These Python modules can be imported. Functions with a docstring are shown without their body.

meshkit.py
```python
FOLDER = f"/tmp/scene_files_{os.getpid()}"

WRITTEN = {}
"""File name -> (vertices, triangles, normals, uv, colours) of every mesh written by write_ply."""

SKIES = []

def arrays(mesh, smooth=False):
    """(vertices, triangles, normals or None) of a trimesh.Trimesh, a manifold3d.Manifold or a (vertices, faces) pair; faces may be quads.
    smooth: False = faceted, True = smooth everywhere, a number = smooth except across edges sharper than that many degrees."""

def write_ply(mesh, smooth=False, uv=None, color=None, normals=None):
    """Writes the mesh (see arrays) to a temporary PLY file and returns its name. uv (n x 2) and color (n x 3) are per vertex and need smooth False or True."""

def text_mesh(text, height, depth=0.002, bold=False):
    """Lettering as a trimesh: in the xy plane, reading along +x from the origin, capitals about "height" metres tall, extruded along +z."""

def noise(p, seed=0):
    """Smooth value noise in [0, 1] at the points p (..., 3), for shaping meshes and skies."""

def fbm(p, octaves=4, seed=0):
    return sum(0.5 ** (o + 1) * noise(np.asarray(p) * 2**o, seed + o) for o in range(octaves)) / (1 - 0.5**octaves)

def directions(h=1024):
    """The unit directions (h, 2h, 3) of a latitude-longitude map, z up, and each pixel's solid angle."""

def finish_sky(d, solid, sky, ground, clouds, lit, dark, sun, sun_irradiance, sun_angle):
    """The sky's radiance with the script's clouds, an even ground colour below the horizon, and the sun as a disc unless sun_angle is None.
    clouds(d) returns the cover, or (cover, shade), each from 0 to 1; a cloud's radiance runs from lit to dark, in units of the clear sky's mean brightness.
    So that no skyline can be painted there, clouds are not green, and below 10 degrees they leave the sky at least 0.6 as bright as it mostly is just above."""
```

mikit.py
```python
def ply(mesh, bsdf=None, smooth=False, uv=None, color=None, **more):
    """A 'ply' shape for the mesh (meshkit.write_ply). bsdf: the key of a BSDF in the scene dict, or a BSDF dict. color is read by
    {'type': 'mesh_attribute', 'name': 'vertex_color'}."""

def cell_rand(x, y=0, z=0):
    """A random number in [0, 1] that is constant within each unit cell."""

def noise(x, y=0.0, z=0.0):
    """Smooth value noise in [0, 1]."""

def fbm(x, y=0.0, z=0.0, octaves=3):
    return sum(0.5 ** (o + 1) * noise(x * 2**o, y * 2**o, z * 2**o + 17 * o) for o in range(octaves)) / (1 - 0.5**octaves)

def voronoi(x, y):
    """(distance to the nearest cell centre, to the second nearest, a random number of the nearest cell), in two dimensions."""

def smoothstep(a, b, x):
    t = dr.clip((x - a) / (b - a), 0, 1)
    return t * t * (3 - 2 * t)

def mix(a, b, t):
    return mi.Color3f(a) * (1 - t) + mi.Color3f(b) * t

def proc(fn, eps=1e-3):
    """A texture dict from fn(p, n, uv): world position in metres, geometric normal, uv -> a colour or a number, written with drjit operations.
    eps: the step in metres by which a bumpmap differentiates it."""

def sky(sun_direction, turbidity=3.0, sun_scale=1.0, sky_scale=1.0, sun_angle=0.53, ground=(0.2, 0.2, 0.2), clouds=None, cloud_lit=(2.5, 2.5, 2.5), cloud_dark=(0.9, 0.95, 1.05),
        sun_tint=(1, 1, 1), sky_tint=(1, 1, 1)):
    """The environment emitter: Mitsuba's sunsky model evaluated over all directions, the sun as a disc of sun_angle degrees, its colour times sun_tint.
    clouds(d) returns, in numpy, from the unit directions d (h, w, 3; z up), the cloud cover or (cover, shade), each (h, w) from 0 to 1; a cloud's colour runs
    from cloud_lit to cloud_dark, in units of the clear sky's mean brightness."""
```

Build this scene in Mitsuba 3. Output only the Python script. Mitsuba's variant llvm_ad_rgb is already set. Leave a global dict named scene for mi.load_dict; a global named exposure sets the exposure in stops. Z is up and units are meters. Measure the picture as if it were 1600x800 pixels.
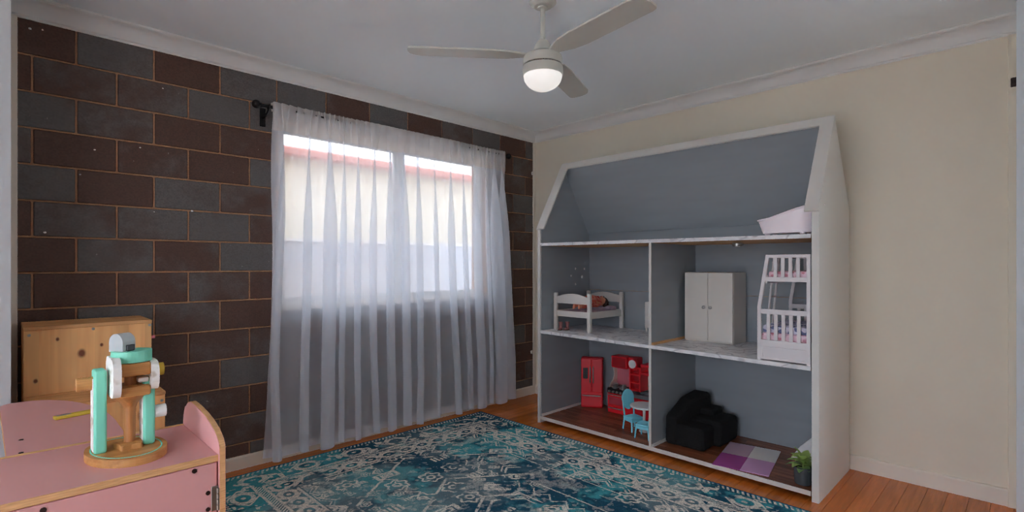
import math, random
import numpy as np, trimesh, manifold3d as m3
import drjit as dr, mitsuba as mi, mikit
from mikit import proc, noise, fbm, voronoi, cell_rand, smoothstep, mix
from shapely.geometry import Polygon, box as sbox, LineString
T = mi.ScalarTransform4f
random.seed(7); np.random.seed(7)
scene, labels = {}, {}

# ------------------------------------------------------------------ camera, sky, exposure
YAW = 0.78948
CX, CY, CZ = -3.5387, -3.2637, 1.1901
FPX = 807.75
fw = (math.cos(YAW), math.sin(YAW), 0)
scene['camera'] = {'type': 'perspective', 'fov': 2 * math.degrees(math.atan(800 / FPX)), 'fov_axis': 'x', 'near_clip': 0.02, 'far_clip': 300,
    'principal_point_offset_y': (400 - 414.13) / 800,
    'to_world': T().look_at(origin=[CX, CY, CZ], target=[CX + fw[0], CY + fw[1], CZ], up=[0, 0, 1])}
exposure = 4.2
def overcast(d):
    return np.ones(d.shape[:2]), np.clip(0.35 - 0.5 * d[..., 2], 0, 1) * 0.6
scene['sky'] = mikit.sky((-0.6, -0.05, 0.8), sun_scale=0.38, sun_angle=3.0, sun_tint=(0.90, 1.0, 1.10), clouds=overcast, cloud_lit=(2.15, 2.4, 2.85), cloud_dark=(1.35, 1.52, 1.85), ground=(0.3, 0.29, 0.27))

# ------------------------------------------------------------------ helpers
def s2l(*c):
    return [((v / 255 + 0.055) / 1.055) ** 2.4 if v > 10 else v / 255 / 12.92 for v in c]
def mat(name, rgb=None, rough=0.5, fn=None, lin=None, bump=None, two=True, **kw):
    col = proc(fn) if fn else {'type': 'rgb', 'value': lin or s2l(*rgb)}
    b = {'type': 'principled', 'base_color': col, 'roughness': rough, **kw}
    if bump:
        b = {'type': 'bumpmap', 'bsdf': b, 'arbitrary': proc(bump[0], eps=bump[2] if len(bump) > 2 else 1e-3), 'scale': bump[1]}
    scene[name] = {'type': 'twosided', 'bsdf': b} if two else b
    return name
C3 = lambda *c: mi.Color3f(*s2l(*c))

def hull(pts): 
    m = m3.Manifold.hull_points(np.asarray(pts, float))
    mm = m.to_mesh(); return trimesh.Trimesh(mm.vert_properties[:, :3], mm.tri_verts, process=False)
def bx(x0, x1, y0, y1, z0, z1, b=0.0):
    x0, x1 = min(x0, x1), max(x0, x1); y0, y1 = min(y0, y1), max(y0, y1); z0, z1 = min(z0, z1), max(z0, z1)
    c = np.array([(x0 + x1) / 2, (y0 + y1) / 2, (z0 + z1) / 2]); h = np.array([x1 - x0, y1 - y0, z1 - z0]) / 2
    if b <= 0:
        m = trimesh.creation.box(extents=2 * h); m.apply_translation(c); return m
    b = min(b, h.min() * 0.45); P = []
    for sx in (-1, 1):
        for sy in (-1, 1):
            for sz in (-1, 1):
                s = np.array([sx, sy, sz])
                for k in range(3):
                    q = h - b; q[k] = h[k]; P.append(c + s * q)
    return hull(P)
def rbox(x0, x1, y0, y1, z0, z1, r, n=10):
    r = min(r, (x1 - x0) / 2 - 1e-4, (y1 - y0) / 2 - 1e-4, (z1 - z0) / 2 - 1e-4)
    s = m3.Manifold.sphere(r, n * 2)
    ms = [s.translate((x, y, z)) for x in (x0 + r, x1 - r) for y in (y0 + r, y1 - r) for z in (z0 + r, z1 - r)]
    mm = m3.Manifold.batch_hull(ms).to_mesh(); return trimesh.Trimesh(mm.vert_properties[:, :3], mm.tri_verts, process=False)
def rod(a, b, r, r2=None, n=16):
    a, b = np.array(a, float), np.array(b, float); r2 = r if r2 is None else r2
    L = np.linalg.norm(b - a)
    m = trimesh.creation.revolve(np.array([[0, 0], [r, 0], [r2, L], [0, L]]), sections=n)
    m.apply_transform(trimesh.geometry.align_vectors([0, 0, 1], (b - a) / L)); m.apply_translation(a); return m
def lathe(prof, c=(0, 0, 0), n=32):
    m = trimesh.creation.revolve(np.array(prof, float), sections=n); m.apply_translation(c); return m
def ball(c, r, sub=2, sc=(1, 1, 1)):
    m = trimesh.creation.icosphere(subdivisions=sub, radius=r); m.apply_scale(sc); m.apply_translation(c); return m
def ext(poly, axis, a, b):
    """extrude a 2-D polygon: axis 'x' -> polygon in (y,z); 'y' -> (x,z); 'z' -> (x,y); from a to b along the axis."""
    if not isinstance(poly, Polygon): poly = Polygon(poly)
    m = trimesh.creation.extrude_polygon(poly, abs(b - a)); lo = min(a, b)
    v = m.vertices.copy(); f = m.faces.copy()
    if axis == 'z': w = np.c_[v[:, 0], v[:, 1], v[:, 2] + lo]
    elif axis == 'y': w = np.c_[v[:, 0], v[:, 2] + lo, v[:, 1]]; f = f[:, ::-1]
    else: w = np.c_[v[:, 2] + lo, v[:, 0], v[:, 1]]
    return trimesh.Trimesh(w, f, process=False)
def tube(path, r, n=8):
    path = np.array(path, float); V, F = [], []
    t = np.gradient(path, axis=0); t /= np.linalg.norm(t, axis=1, keepdims=True)
    up = np.array([0, 0, 1.0]) if abs(t[0][2]) < 0.9 else np.array([1.0, 0, 0])
    a = np.cross(t[0], up); a /= np.linalg.norm(a)
    rr = np.broadcast_to(r, (len(path),))
    for i in range(len(path)):
        a = a - t[i] * (a @ t[i]); a /= np.linalg.norm(a); b = np.cross(t[i], a)
        for k in range(n):
            th = 2 * math.pi * k / n; V.append(path[i] + rr[i] * (math.cos(th) * a + math.sin(th) * b))
    for i in range(len(path) - 1):
        for k in range(n):
            p, q = i * n + k, i * n + (k + 1) % n
            F += [[p, q, q + n], [p, q + n, p + n]]
    m = len(path) - 1; V += [path[0], path[-1]]; c0, c1 = len(V) - 2, len(V) - 1
    for k in range(n):
        F += [[c0, (k + 1) % n, k], [c1, m * n + k, m * n + (k + 1) % n]]
    return trimesh.Trimesh(np.array(V), np.array(F)[:, ::-1], process=False)
def cat(*ms): return trimesh.util.concatenate(list(ms))
def rz(m, deg, c=(0, 0, 0)):
    m = m.copy(); m.apply_transform(trimesh.transformations.rotation_matrix(math.radians(deg), [0, 0, 1], c)); return m
def rota(m, deg, axis, c=(0, 0, 0)):
    m = m.copy(); m.apply_transform(trimesh.transformations.rotation_matrix(math.radians(deg), axis, c)); return m
def mv(m, *t): m = m.copy(); m.apply_translation(t); return m

used = {}
def numbered(key):
    n = used.get(key, 0); used[key] = n + 1
    return key if n == 0 else f'{key}_{n:03d}'
def obj(name, mesh, bsdf, parent=None, smooth=False, label=None, cat_=None, group=None, kind=None, to=None, shared=None, **more):
    key = numbered((parent + '__' if parent else '') + name)
    d = dict(shared) if shared else mikit.ply(mesh, bsdf, smooth=smooth, **more)
    if to is not None: d['to_world'] = to
    scene[key] = d
    L = {}
    if label: L['label'] = label
    if cat_: L['category'] = cat_
    if group: L['group'] = group
    if kind: L['kind'] = kind
    if L: labels[key] = L
    return key
def thing(name, label, cat_, group=None):
    key = numbered(name); labels[key] = {'label': label, 'category': cat_}
    if group: labels[key]['group'] = group
    return key
def struct(name, mesh, bsdf, label, category, smooth=False):
    return obj(name, mesh, bsdf, None, smooth, label, category, kind='structure')

# ------------------------------------------------------------------ materials
def brickfn(tone, seed):
    def f(p, n, uv):
        x, z = p.x + p.y, p.z
        t = tone + 1.1 * (fbm(x * 5 + seed, z * 7, 3.0, 3) - 0.5) + 0.25 * (noise(x * 40, z * 40, seed) - 0.5)
        c = mix(s2l(82, 56, 45), s2l(92, 88, 85), smoothstep(0.15, 0.85, t))
        c = c * (0.8 + 0.4 * noise(x * 160, z * 160, seed))
        sp = smoothstep(0.985, 0.995, noise(x * 33 + 5 * seed, z * 33, 9.0))
        return mix(c, s2l(170, 165, 160), sp * 0.7)
    return f
BR = [mat(f'brick_{i}', rough=0.55, fn=brickfn(t, 3.1 * i + 1), specular=0.5,
          bump=(lambda p, n, uv: noise(p.x * 90, p.z * 90, 0.5) + 0.5 * noise(p.x * 240, p.z * 240), 0.0008)) for i, t in enumerate((-0.1, 0.2, 0.5, 0.8, 1.1))]
mat('mortar', rough=0.9, fn=lambda p, n, uv: C3(172, 130, 98) * (0.8 + 0.4 * fbm(p.x * 60, p.z * 60, 0.0, 2)))
mat('cream_paint', (222, 213, 194), 0.7)
mat('white_paint', (222, 220, 214), 0.5)
mat('shade_grey', (190, 195, 197), 0.5)  # wall ends: the shade falling on them is put into this grey
mat('trim_cream', (222, 212, 196), 0.45)
mat('ceiling_paint', (224, 229, 230), 0.85)
mat('cornice_paint', (216, 214, 210), 0.6)
def woodfn(c1, c2, ax, sc=1.0, seed=0.0):
    def f(p, n, uv):
        a, b, c = (p.x, p.y, p.z) if ax == 'x' else (p.y, p.x, p.z) if ax == 'y' else (p.z, p.x, p.y)
        w = fbm(a * 2.2 * sc + seed, b * 26 * sc, c * 26 * sc, 3)
        g = 0.5 + 0.5 * dr.sin(60 * sc * (b + c) + 14 * w + 2 * a)
        return mix(c1, c2, dr.clip(0.75 * w + 0.3 * g, 0, 1)) * (0.93 + 0.14 * noise(a * 20, b * 400, c * 400))
    return f
PL = [mat(f'floor_wood_{i}', rough=0.28, fn=woodfn([v * k * 0.9 for v in s2l(214, 124, 50)], [v * k * 0.9 for v in s2l(186, 96, 34)], 'x', 1.0, i * 3.3), specular=0.5, clearcoat=0.4, clearcoat_gloss=0.9) for i, k in enumerate((0.88, 1.0, 1.1, 0.95))]
mat('gap_dark', (40, 24, 14), 0.8)
def pinefn(p, n, uv):
    st = cell_rand(dr.floor((p.x + p.y) / 0.062), 3, 1)
    w = fbm(p.z * 2.5, p.x * 30 + 7 * st, p.y * 30, 3)
    g = 0.5 + 0.5 * dr.sin(130 * (p.x + p.y) + 10 * w)
    c = mix(s2l(242, 192, 130), s2l(214, 150, 90), dr.clip(0.6 * w + 0.35 * g * w, 0, 1)) * (0.9 + 0.2 * st)
    for kx, kz, r in ((-3.28, 0.80, 0.014), (-3.36, 0.87, 0.006), (-3.21, 0.83, 0.006), (-3.10, 0.55, 0.02), (-3.05, 0.70, 0.008), (-3.43, 0.70, 0.007)):
        d = dr.sqrt(dr.square((p.x - kx) * 1.1) + dr.square((p.z - kz) * 0.8)) / r
        c = mix(s2l(120, 62, 36), c, smoothstep(0.5, 1.5, d))
    return c
mat('pine', rough=0.5, fn=pinefn)
mat('pine_end', rough=0.55, fn=woodfn(s2l(226, 174, 118), s2l(190, 134, 82), 'x', 2.0))
mat('pink_paint', (204, 150, 147), 0.45)
mat('ply_edge', rough=0.6, fn=lambda p, n, uv: mix(s2l(216, 170, 120), s2l(188, 140, 92), noise(p.x * 50, p.y * 50, p.z * 400)))
mat('steel', (150, 148, 142), 0.35, metallic=1.0)
mat('dark_screw', (60, 48, 46), 0.4, metallic=0.8)
mat('dh_grey', rough=0.6, fn=lambda p, n, uv: C3(143, 150, 154) * (0.95 + 0.1 * fbm(p.y * 4 + p.x * 4, p.z * 30, 1.0, 2)))
mat('dh_white', (208, 205, 198), 0.5)
mat('ply_under', (176, 140, 104), 0.7)
def marblefn(p, n, uv):
    w = fbm(p.x * 7, p.y * 7, p.z * 7, 3)
    v = dr.abs(dr.sin(18 * (p.x + 0.6 * p.y) + 11 * w))
    v2 = fbm(p.x * 30 + 3, p.y * 30, p.z * 30, 2)
    return mix(s2l(182, 182, 184), s2l(222, 222, 222), smoothstep(0.0, 0.45, v) * (0.6 + 0.4 * smoothstep(0.3, 0.6, v2)))
mat('marble_paper', rough=0.35, fn=marblefn)
def vinylfn(p, n, uv):
    row = dr.floor(p.x / 0.045); tone = cell_rand(row, dr.floor((p.y + 0.37 * cell_rand(row, 7)) / 0.32), 2)
    w = fbm(p.y * 6, p.x * 90, tone * 10, 3)
    c = mix(s2l(96, 54, 38), s2l(150, 92, 62), dr.clip(w * 1.1, 0, 1)) * (0.72 + 0.5 * tone)
    e = dr.abs(p.x / 0.045 - row - 0.5)
    return mix(c, c * 0.55, smoothstep(0.46, 0.5, e))
mat('walnut_vinyl', rough=0.35, fn=vinylfn)
mat('toy_white', (214, 210, 203), 0.45)
mat('bunk_white', (214, 209, 209), 0.45)
mat('tub_white', (240, 230, 234), 0.3, clearcoat=0.5)
mat('wardrobe_white', (212, 207, 198), 0.5)
mat('red_plastic', (228, 40, 50), 0.35)
mat('dark_red', (170, 26, 36), 0.4)
mat('pink_panel', (214, 120, 132), 0.5)
mat('red_window', (190, 70, 82), 0.25)
mat('black_plastic', (22, 22, 24), 0.35)
mat('grey_plastic', (120, 124, 128), 0.4)
mat('silver_plastic', (176, 174, 170), 0.3, metallic=0.7)
mat('aqua_plastic', (132, 218, 234), 0.4)
mat('black_plush', rough=0.95, fn=lambda p, n, uv: mi.Color3f(0.006) * (0.5 + noise(p.x * 160, p.y * 160, p.z * 160)), sheen=0.15)
mat('paper_white', (232, 230, 228), 0.7)
mat('square_purple', (168, 78, 150), 0.7)
mat('square_lilac', (206, 160, 200), 0.7)
mat('square_mauve', (196, 170, 188), 0.7)
mat('pot_grey', (70, 74, 76), 0.5)
mat('soil', (40, 30, 24), 0.9)
mat('skin_vinyl', (226, 150, 116), 0.5)
mat('doll_cloth', rough=0.8, fn=lambda p, n, uv: mix(s2l(226, 110, 88), s2l(232, 150, 130), smoothstep(0.45, 0.6, noise(p.x * 70, p.y * 70, p.z * 70))))
mat('doll_hair', rough=0.6, fn=lambda p, n, uv: C3(58, 36, 28) * (0.6 + 0.8 * noise(p.x * 60, p.y * 260, p.z * 60)))
mat('doll_red', (196, 44, 44), 0.6)
mat('boot_leather', (150, 96, 92), 0.5)
mat('lilac_bedding', rough=0.85, fn=lambda p, n, uv: mix(s2l(196, 176, 186), s2l(160, 140, 156), noise(p.x * 60, p.y * 60, p.z * 60)))
mat('rose_bedding', rough=0.85, fn=lambda p, n, uv: mix(s2l(226, 196, 206), s2l(186, 92, 108), smoothstep(0.5, 0.62, noise(p.x * 60, p.y * 60, p.z * 60)) * 0.7))
mat('blue_bedding', rough=0.85, fn=lambda p, n, uv: mix(s2l(210, 206, 220), s2l(110, 116, 150), smoothstep(0.52, 0.6, noise(p.x * 55, p.y * 55, p.z * 55))))
mat('fan_white', (190, 190, 180), 0.4)
mat('black_iron', (24, 22, 22), 0.35, metallic=0.5)
mat('mint_paint', (124, 212, 184), 0.4)
mat('scope_white', rough=0.5, fn=lambda p, n, uv: mix(s2l(226, 226, 220), s2l(190, 182, 168), smoothstep(0.55, 0.8, fbm(p.x * 60, p.y * 40, p.z * 60, 2))))
mat('scope_grey', (176, 182, 182), 0.45)
mat('beech', rough=0.45, fn=woodfn(s2l(206, 152, 92), s2l(168, 112, 58), 'x', 1.6, 2.0))
mat('beech_up', rough=0.45, fn=woodfn(s2l(200, 138, 84), s2l(158, 98, 50), 'z', 1.6, 5.0))
mat('yellow_paint', (206, 176, 62), 0.45)
mat('leaf_green', None, 0.45, fn=lambda p, n, uv: mix(s2l(98, 132, 84), s2l(176, 200, 112), smoothstep(0.13, 0.22, p.z + 0.05 * noise(p.x * 40, p.y * 40))))
scene['curtain_voile'] = {'type': 'mask', 'opacity': 0.50, 'bsdf': {'type': 'principledthin', 'base_color': {'type': 'rgb', 'value': [0.90, 0.93, 0.98]}, 'roughness': 0.9, 'diff_trans': 1.0, 'spec_trans': 0.0}}
scene['curtain_header'] = {'type': 'mask', 'opacity': 0.62, 'bsdf': {'type': 'principledthin', 'base_color': {'type': 'rgb', 'value': [0.90, 0.86, 0.83]}, 'roughness': 0.9, 'diff_trans': 1.0, 'spec_trans': 0.0}}
scene['pane_glass'] = {'type': 'thindielectric'}
mat('frame_white', (226, 226, 224), 0.4)
mat('neighbour_wall', rough=0.9, fn=lambda p, n, uv: C3(204, 192, 168) * (0.92 + 0.16 * noise(p.x * 3, p.z * 8)))
mat('roof_red', (176, 112, 98), 0.6)
mat('fence_grey', (176, 178, 182), 0.6)
mat('concrete', rough=0.9, fn=lambda p, n, uv: C3(170, 172, 176) * (0.9 + 0.2 * fbm(p.x * 2, p.y * 2)))

# ------------------------------------------------------------------ room shell
ZC, ZB = 2.41, 2.321          # ceiling, bottom edge of the cornice
WX0, WX1, WZ0, WZ1 = -2.32, -0.60, 0.93, 2.08   # window opening
back = sbox(-5.2, -0.1, 0.30, ZC + 0.2).difference(sbox(WX0, WZ0, WX1, WZ1)).union(sbox(-5.2, 0.25, -0.2, ZC + 0.2).difference(sbox(WX0, WZ0, WX1, WZ1)))
wall_back = struct('wall_back', ext(back, 'y', 0.007, 0.20), 'mortar', 'dark brown and grey block wall with tan mortar around the curtained window', 'wall')
tones = {0: [0, 3, 0, 3], 1: [0, 2, 2, 4], 2: [3, 2, 0, 1], 3: [3, 0, 1, 0], 4: [3, 0, 3, 2], 5: [0, 2, 3, 4], 6: [0, 3, 1, 3], 7: [3, 0, 1, 2], 8: [0, 3, 2, 0], 9: [1, 2, 0, 1], 10: [0, 1, 0, 3], 11: [2, 1, 2, 1], 12: [1, 0, 1, 2], 13: [0, 1, 0, 1]}
CO, BL, G = 0.168, 0.3145, 0.0085
rng = random.Random(11); shared = {}
hole = sbox(WX0 - 0.004, WZ0 - 0.004, WX1 + 0.004, WZ1 + 0.004)
for r in range(14):
    z1 = 2.1615 + CO * (1 - r); z0 = max(z1 - CO, 0.0); z1 = min(z1, 2.36)
    first = -3.4305 - BL if r % 2 else -3.2735 - BL
    k = 0; x = first
    while x < -0.01:
        a, b = max(x + G / 2, -3.53), min(x + BL - G / 2, -0.004)
        tl = tones.get(r, []); t = tl[k] if k < len(tl) else rng.choice([0, 0, 1, 1, 2, 2, 3, 3, 4])
        k += 1; x += BL
        if b - a < 0.02: continue
        q = sbox(a, z0 + G / 2, b, z1 - G / 2).difference(hole)
        for g in (q.geoms if hasattr(q, 'geoms') else [q]):
            if g.is_empty or g.area < 4e-4: continue
            x0, zz0, x1, zz1 = g.bounds
            dy = rng.uniform(-0.0012, 0.0012)
            if abs(g.area - (x1 - x0) * (zz1 - zz0)) < 1e-6:
                kk = (round(x1 - x0, 4), round(zz1 - zz0, 4), t)
                if kk not in shared: shared[kk] = mikit.ply(bx(0, x1 - x0, 0, 0.03, 0, zz1 - zz0, 0.003), BR[t])
                obj('brick', None, None, wall_back, shared=shared[kk], to=T().translate([x0, dy, zz0]))
            else:
                obj('brick', ext(g, 'y', dy, 0.03), BR[t], wall_back)
for x, z, r in ((-3.438, 2.282, 0.006), (-3.395, 2.29, 0.004), (-3.204, 1.759, 0.005), (-2.785, 1.488, 0.007), (-3.387, 1.343, 0.006), (-3.02, 1.80, 0.004), (-2.92, 2.13, 0.004), (-3.26, 1.63, 0.004), (-2.96, 1.47, 0.003)):
    obj('paint_splat', ball((x, -0.0005, z), r, 1, (1, 1, 1)) if False else mv(ball((0, 0, 0), r, 1, (1.0, 0.35, 0.8)), x, -0.001, z), 'paper_white', wall_back, smooth=True)
struct('wall_right', bx(0, 0.15, -3.6, 0.2, -0.2, ZC + 0.2), 'cream_paint', 'plain cream painted wall behind the dollhouse', 'wall')
struct('wall_front', bx(-0.40, 0.0, -3.6, -3.212, -0.1, ZC + 0.1), 'shade_grey', 'wall end at the right edge beside the cream wall, its shade put into a pale grey colour', 'wall')
struct('wall_left', bx(-3.80, -3.508, -0.62, 0.004, -0.1, ZC + 0.1), 'shade_grey', 'wall end at the left edge beside the block wall, its shade put into a pale grey colour', 'wall')
struct('ceiling', bx(-4.5, 0.15, -4.3, 0.2, ZC, ZC + 0.15), 'ceiling_paint', 'flat white painted ceiling carrying the fan', 'ceiling')
rear = sbox(-4.3, -0.1, -0.62, ZC + 0.1).difference(sbox(-3.4, 0.0, -1.65, 2.15))  # opening added behind the camera to let fill daylight into the room
struct('wall_rear', ext(rear, 'x', -4.5, -4.42), 'white_paint', 'white wall behind the camera with an opening added for fill daylight', 'wall')
struct('roof_2', bx(-6.4, -4.5, -5.5, 0.2, 2.26, 2.34), 'frame_white', 'added unseen white roof outside the opening behind the camera, holding back sun and sky', 'roof')  # unseen roof added to block sky and sun, leaving the ground bounce
struct('wall_rear_2', bx(-4.5, -0.4, -4.3, -4.2, -0.1, ZC + 0.1), 'white_paint', 'white wall of the recess behind the camera', 'wall')
floor = struct('floor', bx(-4.7, 0.15, -4.5, 0.2, -0.2, -0.003), 'gap_dark', 'glossy orange timber board floor', 'floor')
rng = random.Random(5); PW = 0.082; y = 0.0; plank_ply = {}
while y > -3.5:
    x = 0.0 - rng.uniform(0.0, 0.0); first = True
    while x > -3.9:
        L = rng.choice([1.0, 1.3, 1.6, 1.9]) * (rng.choice([0.35, 0.6, 0.8, 1.0]) if first else 1); first = False
        m = rng.randrange(4); kk = (round(L, 3), m)
        if kk not in plank_ply: plank_ply[kk] = mikit.ply(bx(-L + 0.001, 0, -PW + 0.001, 0, -0.015, 0, 0.0012), PL[m])
        obj('plank', None, None, floor, shared=plank_ply[kk], to=T().translate([x, y, 0]))
        x -= L
    y -= PW
prof = [(0.0, ZB), (0.006, ZB), (0.006, ZB + 0.010), (0.012, ZB + 0.013)]
for a in np.linspace(0, 90, 7): prof.append((0.062 - 0.048 * math.cos(math.radians(a)), ZB + 0.017 + 0.058 * math.sin(math.radians(a))))
prof += [(0.066, ZC - 0.010), (0.070, ZC - 0.010), (0.070, ZC + 0.01), (0.0, ZC + 0.01)]
def cornice(corner_in):
    """profile swept along x on the block wall or along y on the cream wall, mitred at the corner"""
    V, F = [], []; n = len(prof)
    for (c, z) in prof: V.append((-c, -c, z))
    for (c, z) in prof: V.append((-3.52, -c, z) if corner_in == 'b' else (-c, -3.225, z))
    for i in range(n):
        j = (i + 1) % n; F += [[i, j, n + j], [i, n + j, n + i]]
    m = trimesh.Trimesh(V, F, process=False)
    return m if corner_in == 'r' else trimesh.Trimesh(m.vertices, m.faces[:, ::-1], process=False)
struct('trim_1', cornice('b'), 'cornice_paint', 'white coved cornice along the top of the block wall', 'cornice', smooth=35)
struct('trim_2', cornice('r'), 'cornice_paint', 'white coved cornice along the top of the cream wall', 'cornice', smooth=35)
struct('trim_3', bx(-3.508, -3.480, -0.03, 0.0, 0, ZB - 0.002, 0.002), 'trim_cream', 'narrow cream strip at the left end of the block wall', 'trim')
struct('trim_4', bx(-0.032, -0.001, -0.012, 0.004, 0.0, ZB - 0.002, 0.002), 'trim_cream', 'narrow cream strip in the corner right of the block wall', 'trim')
struct('trim_5', bx(-0.022, -0.0, -3.212, -3.176, 0.0, ZB - 0.002, 0.002), 'cream_paint', 'narrow cream strip at the right end of the cream wall', 'trim')
BB = [(0, 0), (0.013, 0), (0.013, 0.066), (0.009, 0.074), (0, 0.076)]
struct('baseboard_back', ext([(-a, b) for a, b in BB], 'x', -3.48, 0.0), 'trim_cream', 'low cream skirting board under the curtain', 'skirting board')
struct('baseboard_right', ext([(-a, b * 1.12) for a, b in BB], 'y', -3.176, -0.013), 'trim_cream', 'low cream skirting board along the cream wall', 'skirting board')
k = thing('door_catch', 'small dark metal catch high on the strip at the right edge', 'catch')
obj('plate', bx(-0.027, -0.022, -3.206, -3.186, 2.06, 2.105, 0.001), 'dark_screw', k); obj('tongue', bx(-0.042, -0.027, -3.202, -3.19, 2.075, 2.09, 0.002), 'dark_screw', k)

# window
w = numbered('window_1'); labels[w] = {'label': 'wide white window behind the sheer curtain', 'category': 'window', 'kind': 'structure'}
FR0, FR1 = 0.06, 0.11
def ring(x0, x1, z0, z1, t): return sbox(x0, z0, x1, z1).difference(sbox(x0 + t, z0 + t, x1 - t, z1 - t))
obj('frame', ext(ring(WX0, WX1, WZ0, WZ1, 0.035), 'y', FR0, FR1), 'frame_white', w)
obj('mullion', bx(-1.44, -1.395, FR0, FR1, WZ0 + 0.035, WZ1 - 0.035), 'frame_white', w)
for a, b in ((WX0 + 0.035, -1.44), (-1.395, WX1 - 0.035)):
    sa = obj('sash', ext(ring(a, b, WZ0 + 0.035, WZ1 - 0.035, 0.022), 'y', FR0 + 0.012, FR1 - 0.012), 'frame_white', w)
    V = np.array([(a, 0.085, WZ0), (b, 0.085, WZ0), (b, 0.085, WZ1), (a, 0.085, WZ1)]); V[:, 0] += [0.03, -0.03, -0.03, 0.03]; V[:, 2] += [0.06, 0.06, -0.06, -0.06]
    obj('pane', trimesh.Trimesh(V, [[0, 1, 2], [0, 2, 3]], process=False), 'pane_glass', sa)
obj('sill', bx(WX0 - 0.03, WX1 + 0.03, -0.018, FR0, WZ0 - 0.022, WZ0 + 0.004, 0.003), 'trim_cream', w)

# outside
struct('roof', bx(-9, 3, 0.2, 0.72, 2.27, 2.33), 'frame_white', 'white eave of the room\'s own roof outside above the window', 'roof')  # unseen eave added to cut the sky light on fence and house
struct('ground', bx(-40, 40, -40, 60, -0.5, -0.3), 'concrete', 'pale concrete ground outside the window', 'ground')
nh = thing('neighbour_house', 'cream rendered house with a red eave behind the sheer curtain', 'house')
obj('wall', bx(-9, 6, 2.5, 2.7, -0.3, 2.36), 'neighbour_wall', nh)
obj('gutter', bx(-9.2, 6.2, 2.30, 2.42, 2.36, 2.46, 0.02), 'roof_red', nh)
obj('eave', bx(-9.2, 6.2, 2.42, 2.5, 2.37, 2.40), 'frame_white', nh)
obj('roof', hull([(-9.2, 2.4, 2.42), (6.2, 2.4, 2.42), (-9.2, 2.4, 2.46), (6.2, 2.4, 2.46), (-9.2, 7, 2.9), (6.2, 7, 2.9), (-9.2, 7, 2.86), (6.2, 7, 2.86)]), 'roof_red', nh)
fe = thing('side_fence', 'low grey panel fence outside the window in front of the house', 'fence')
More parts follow.
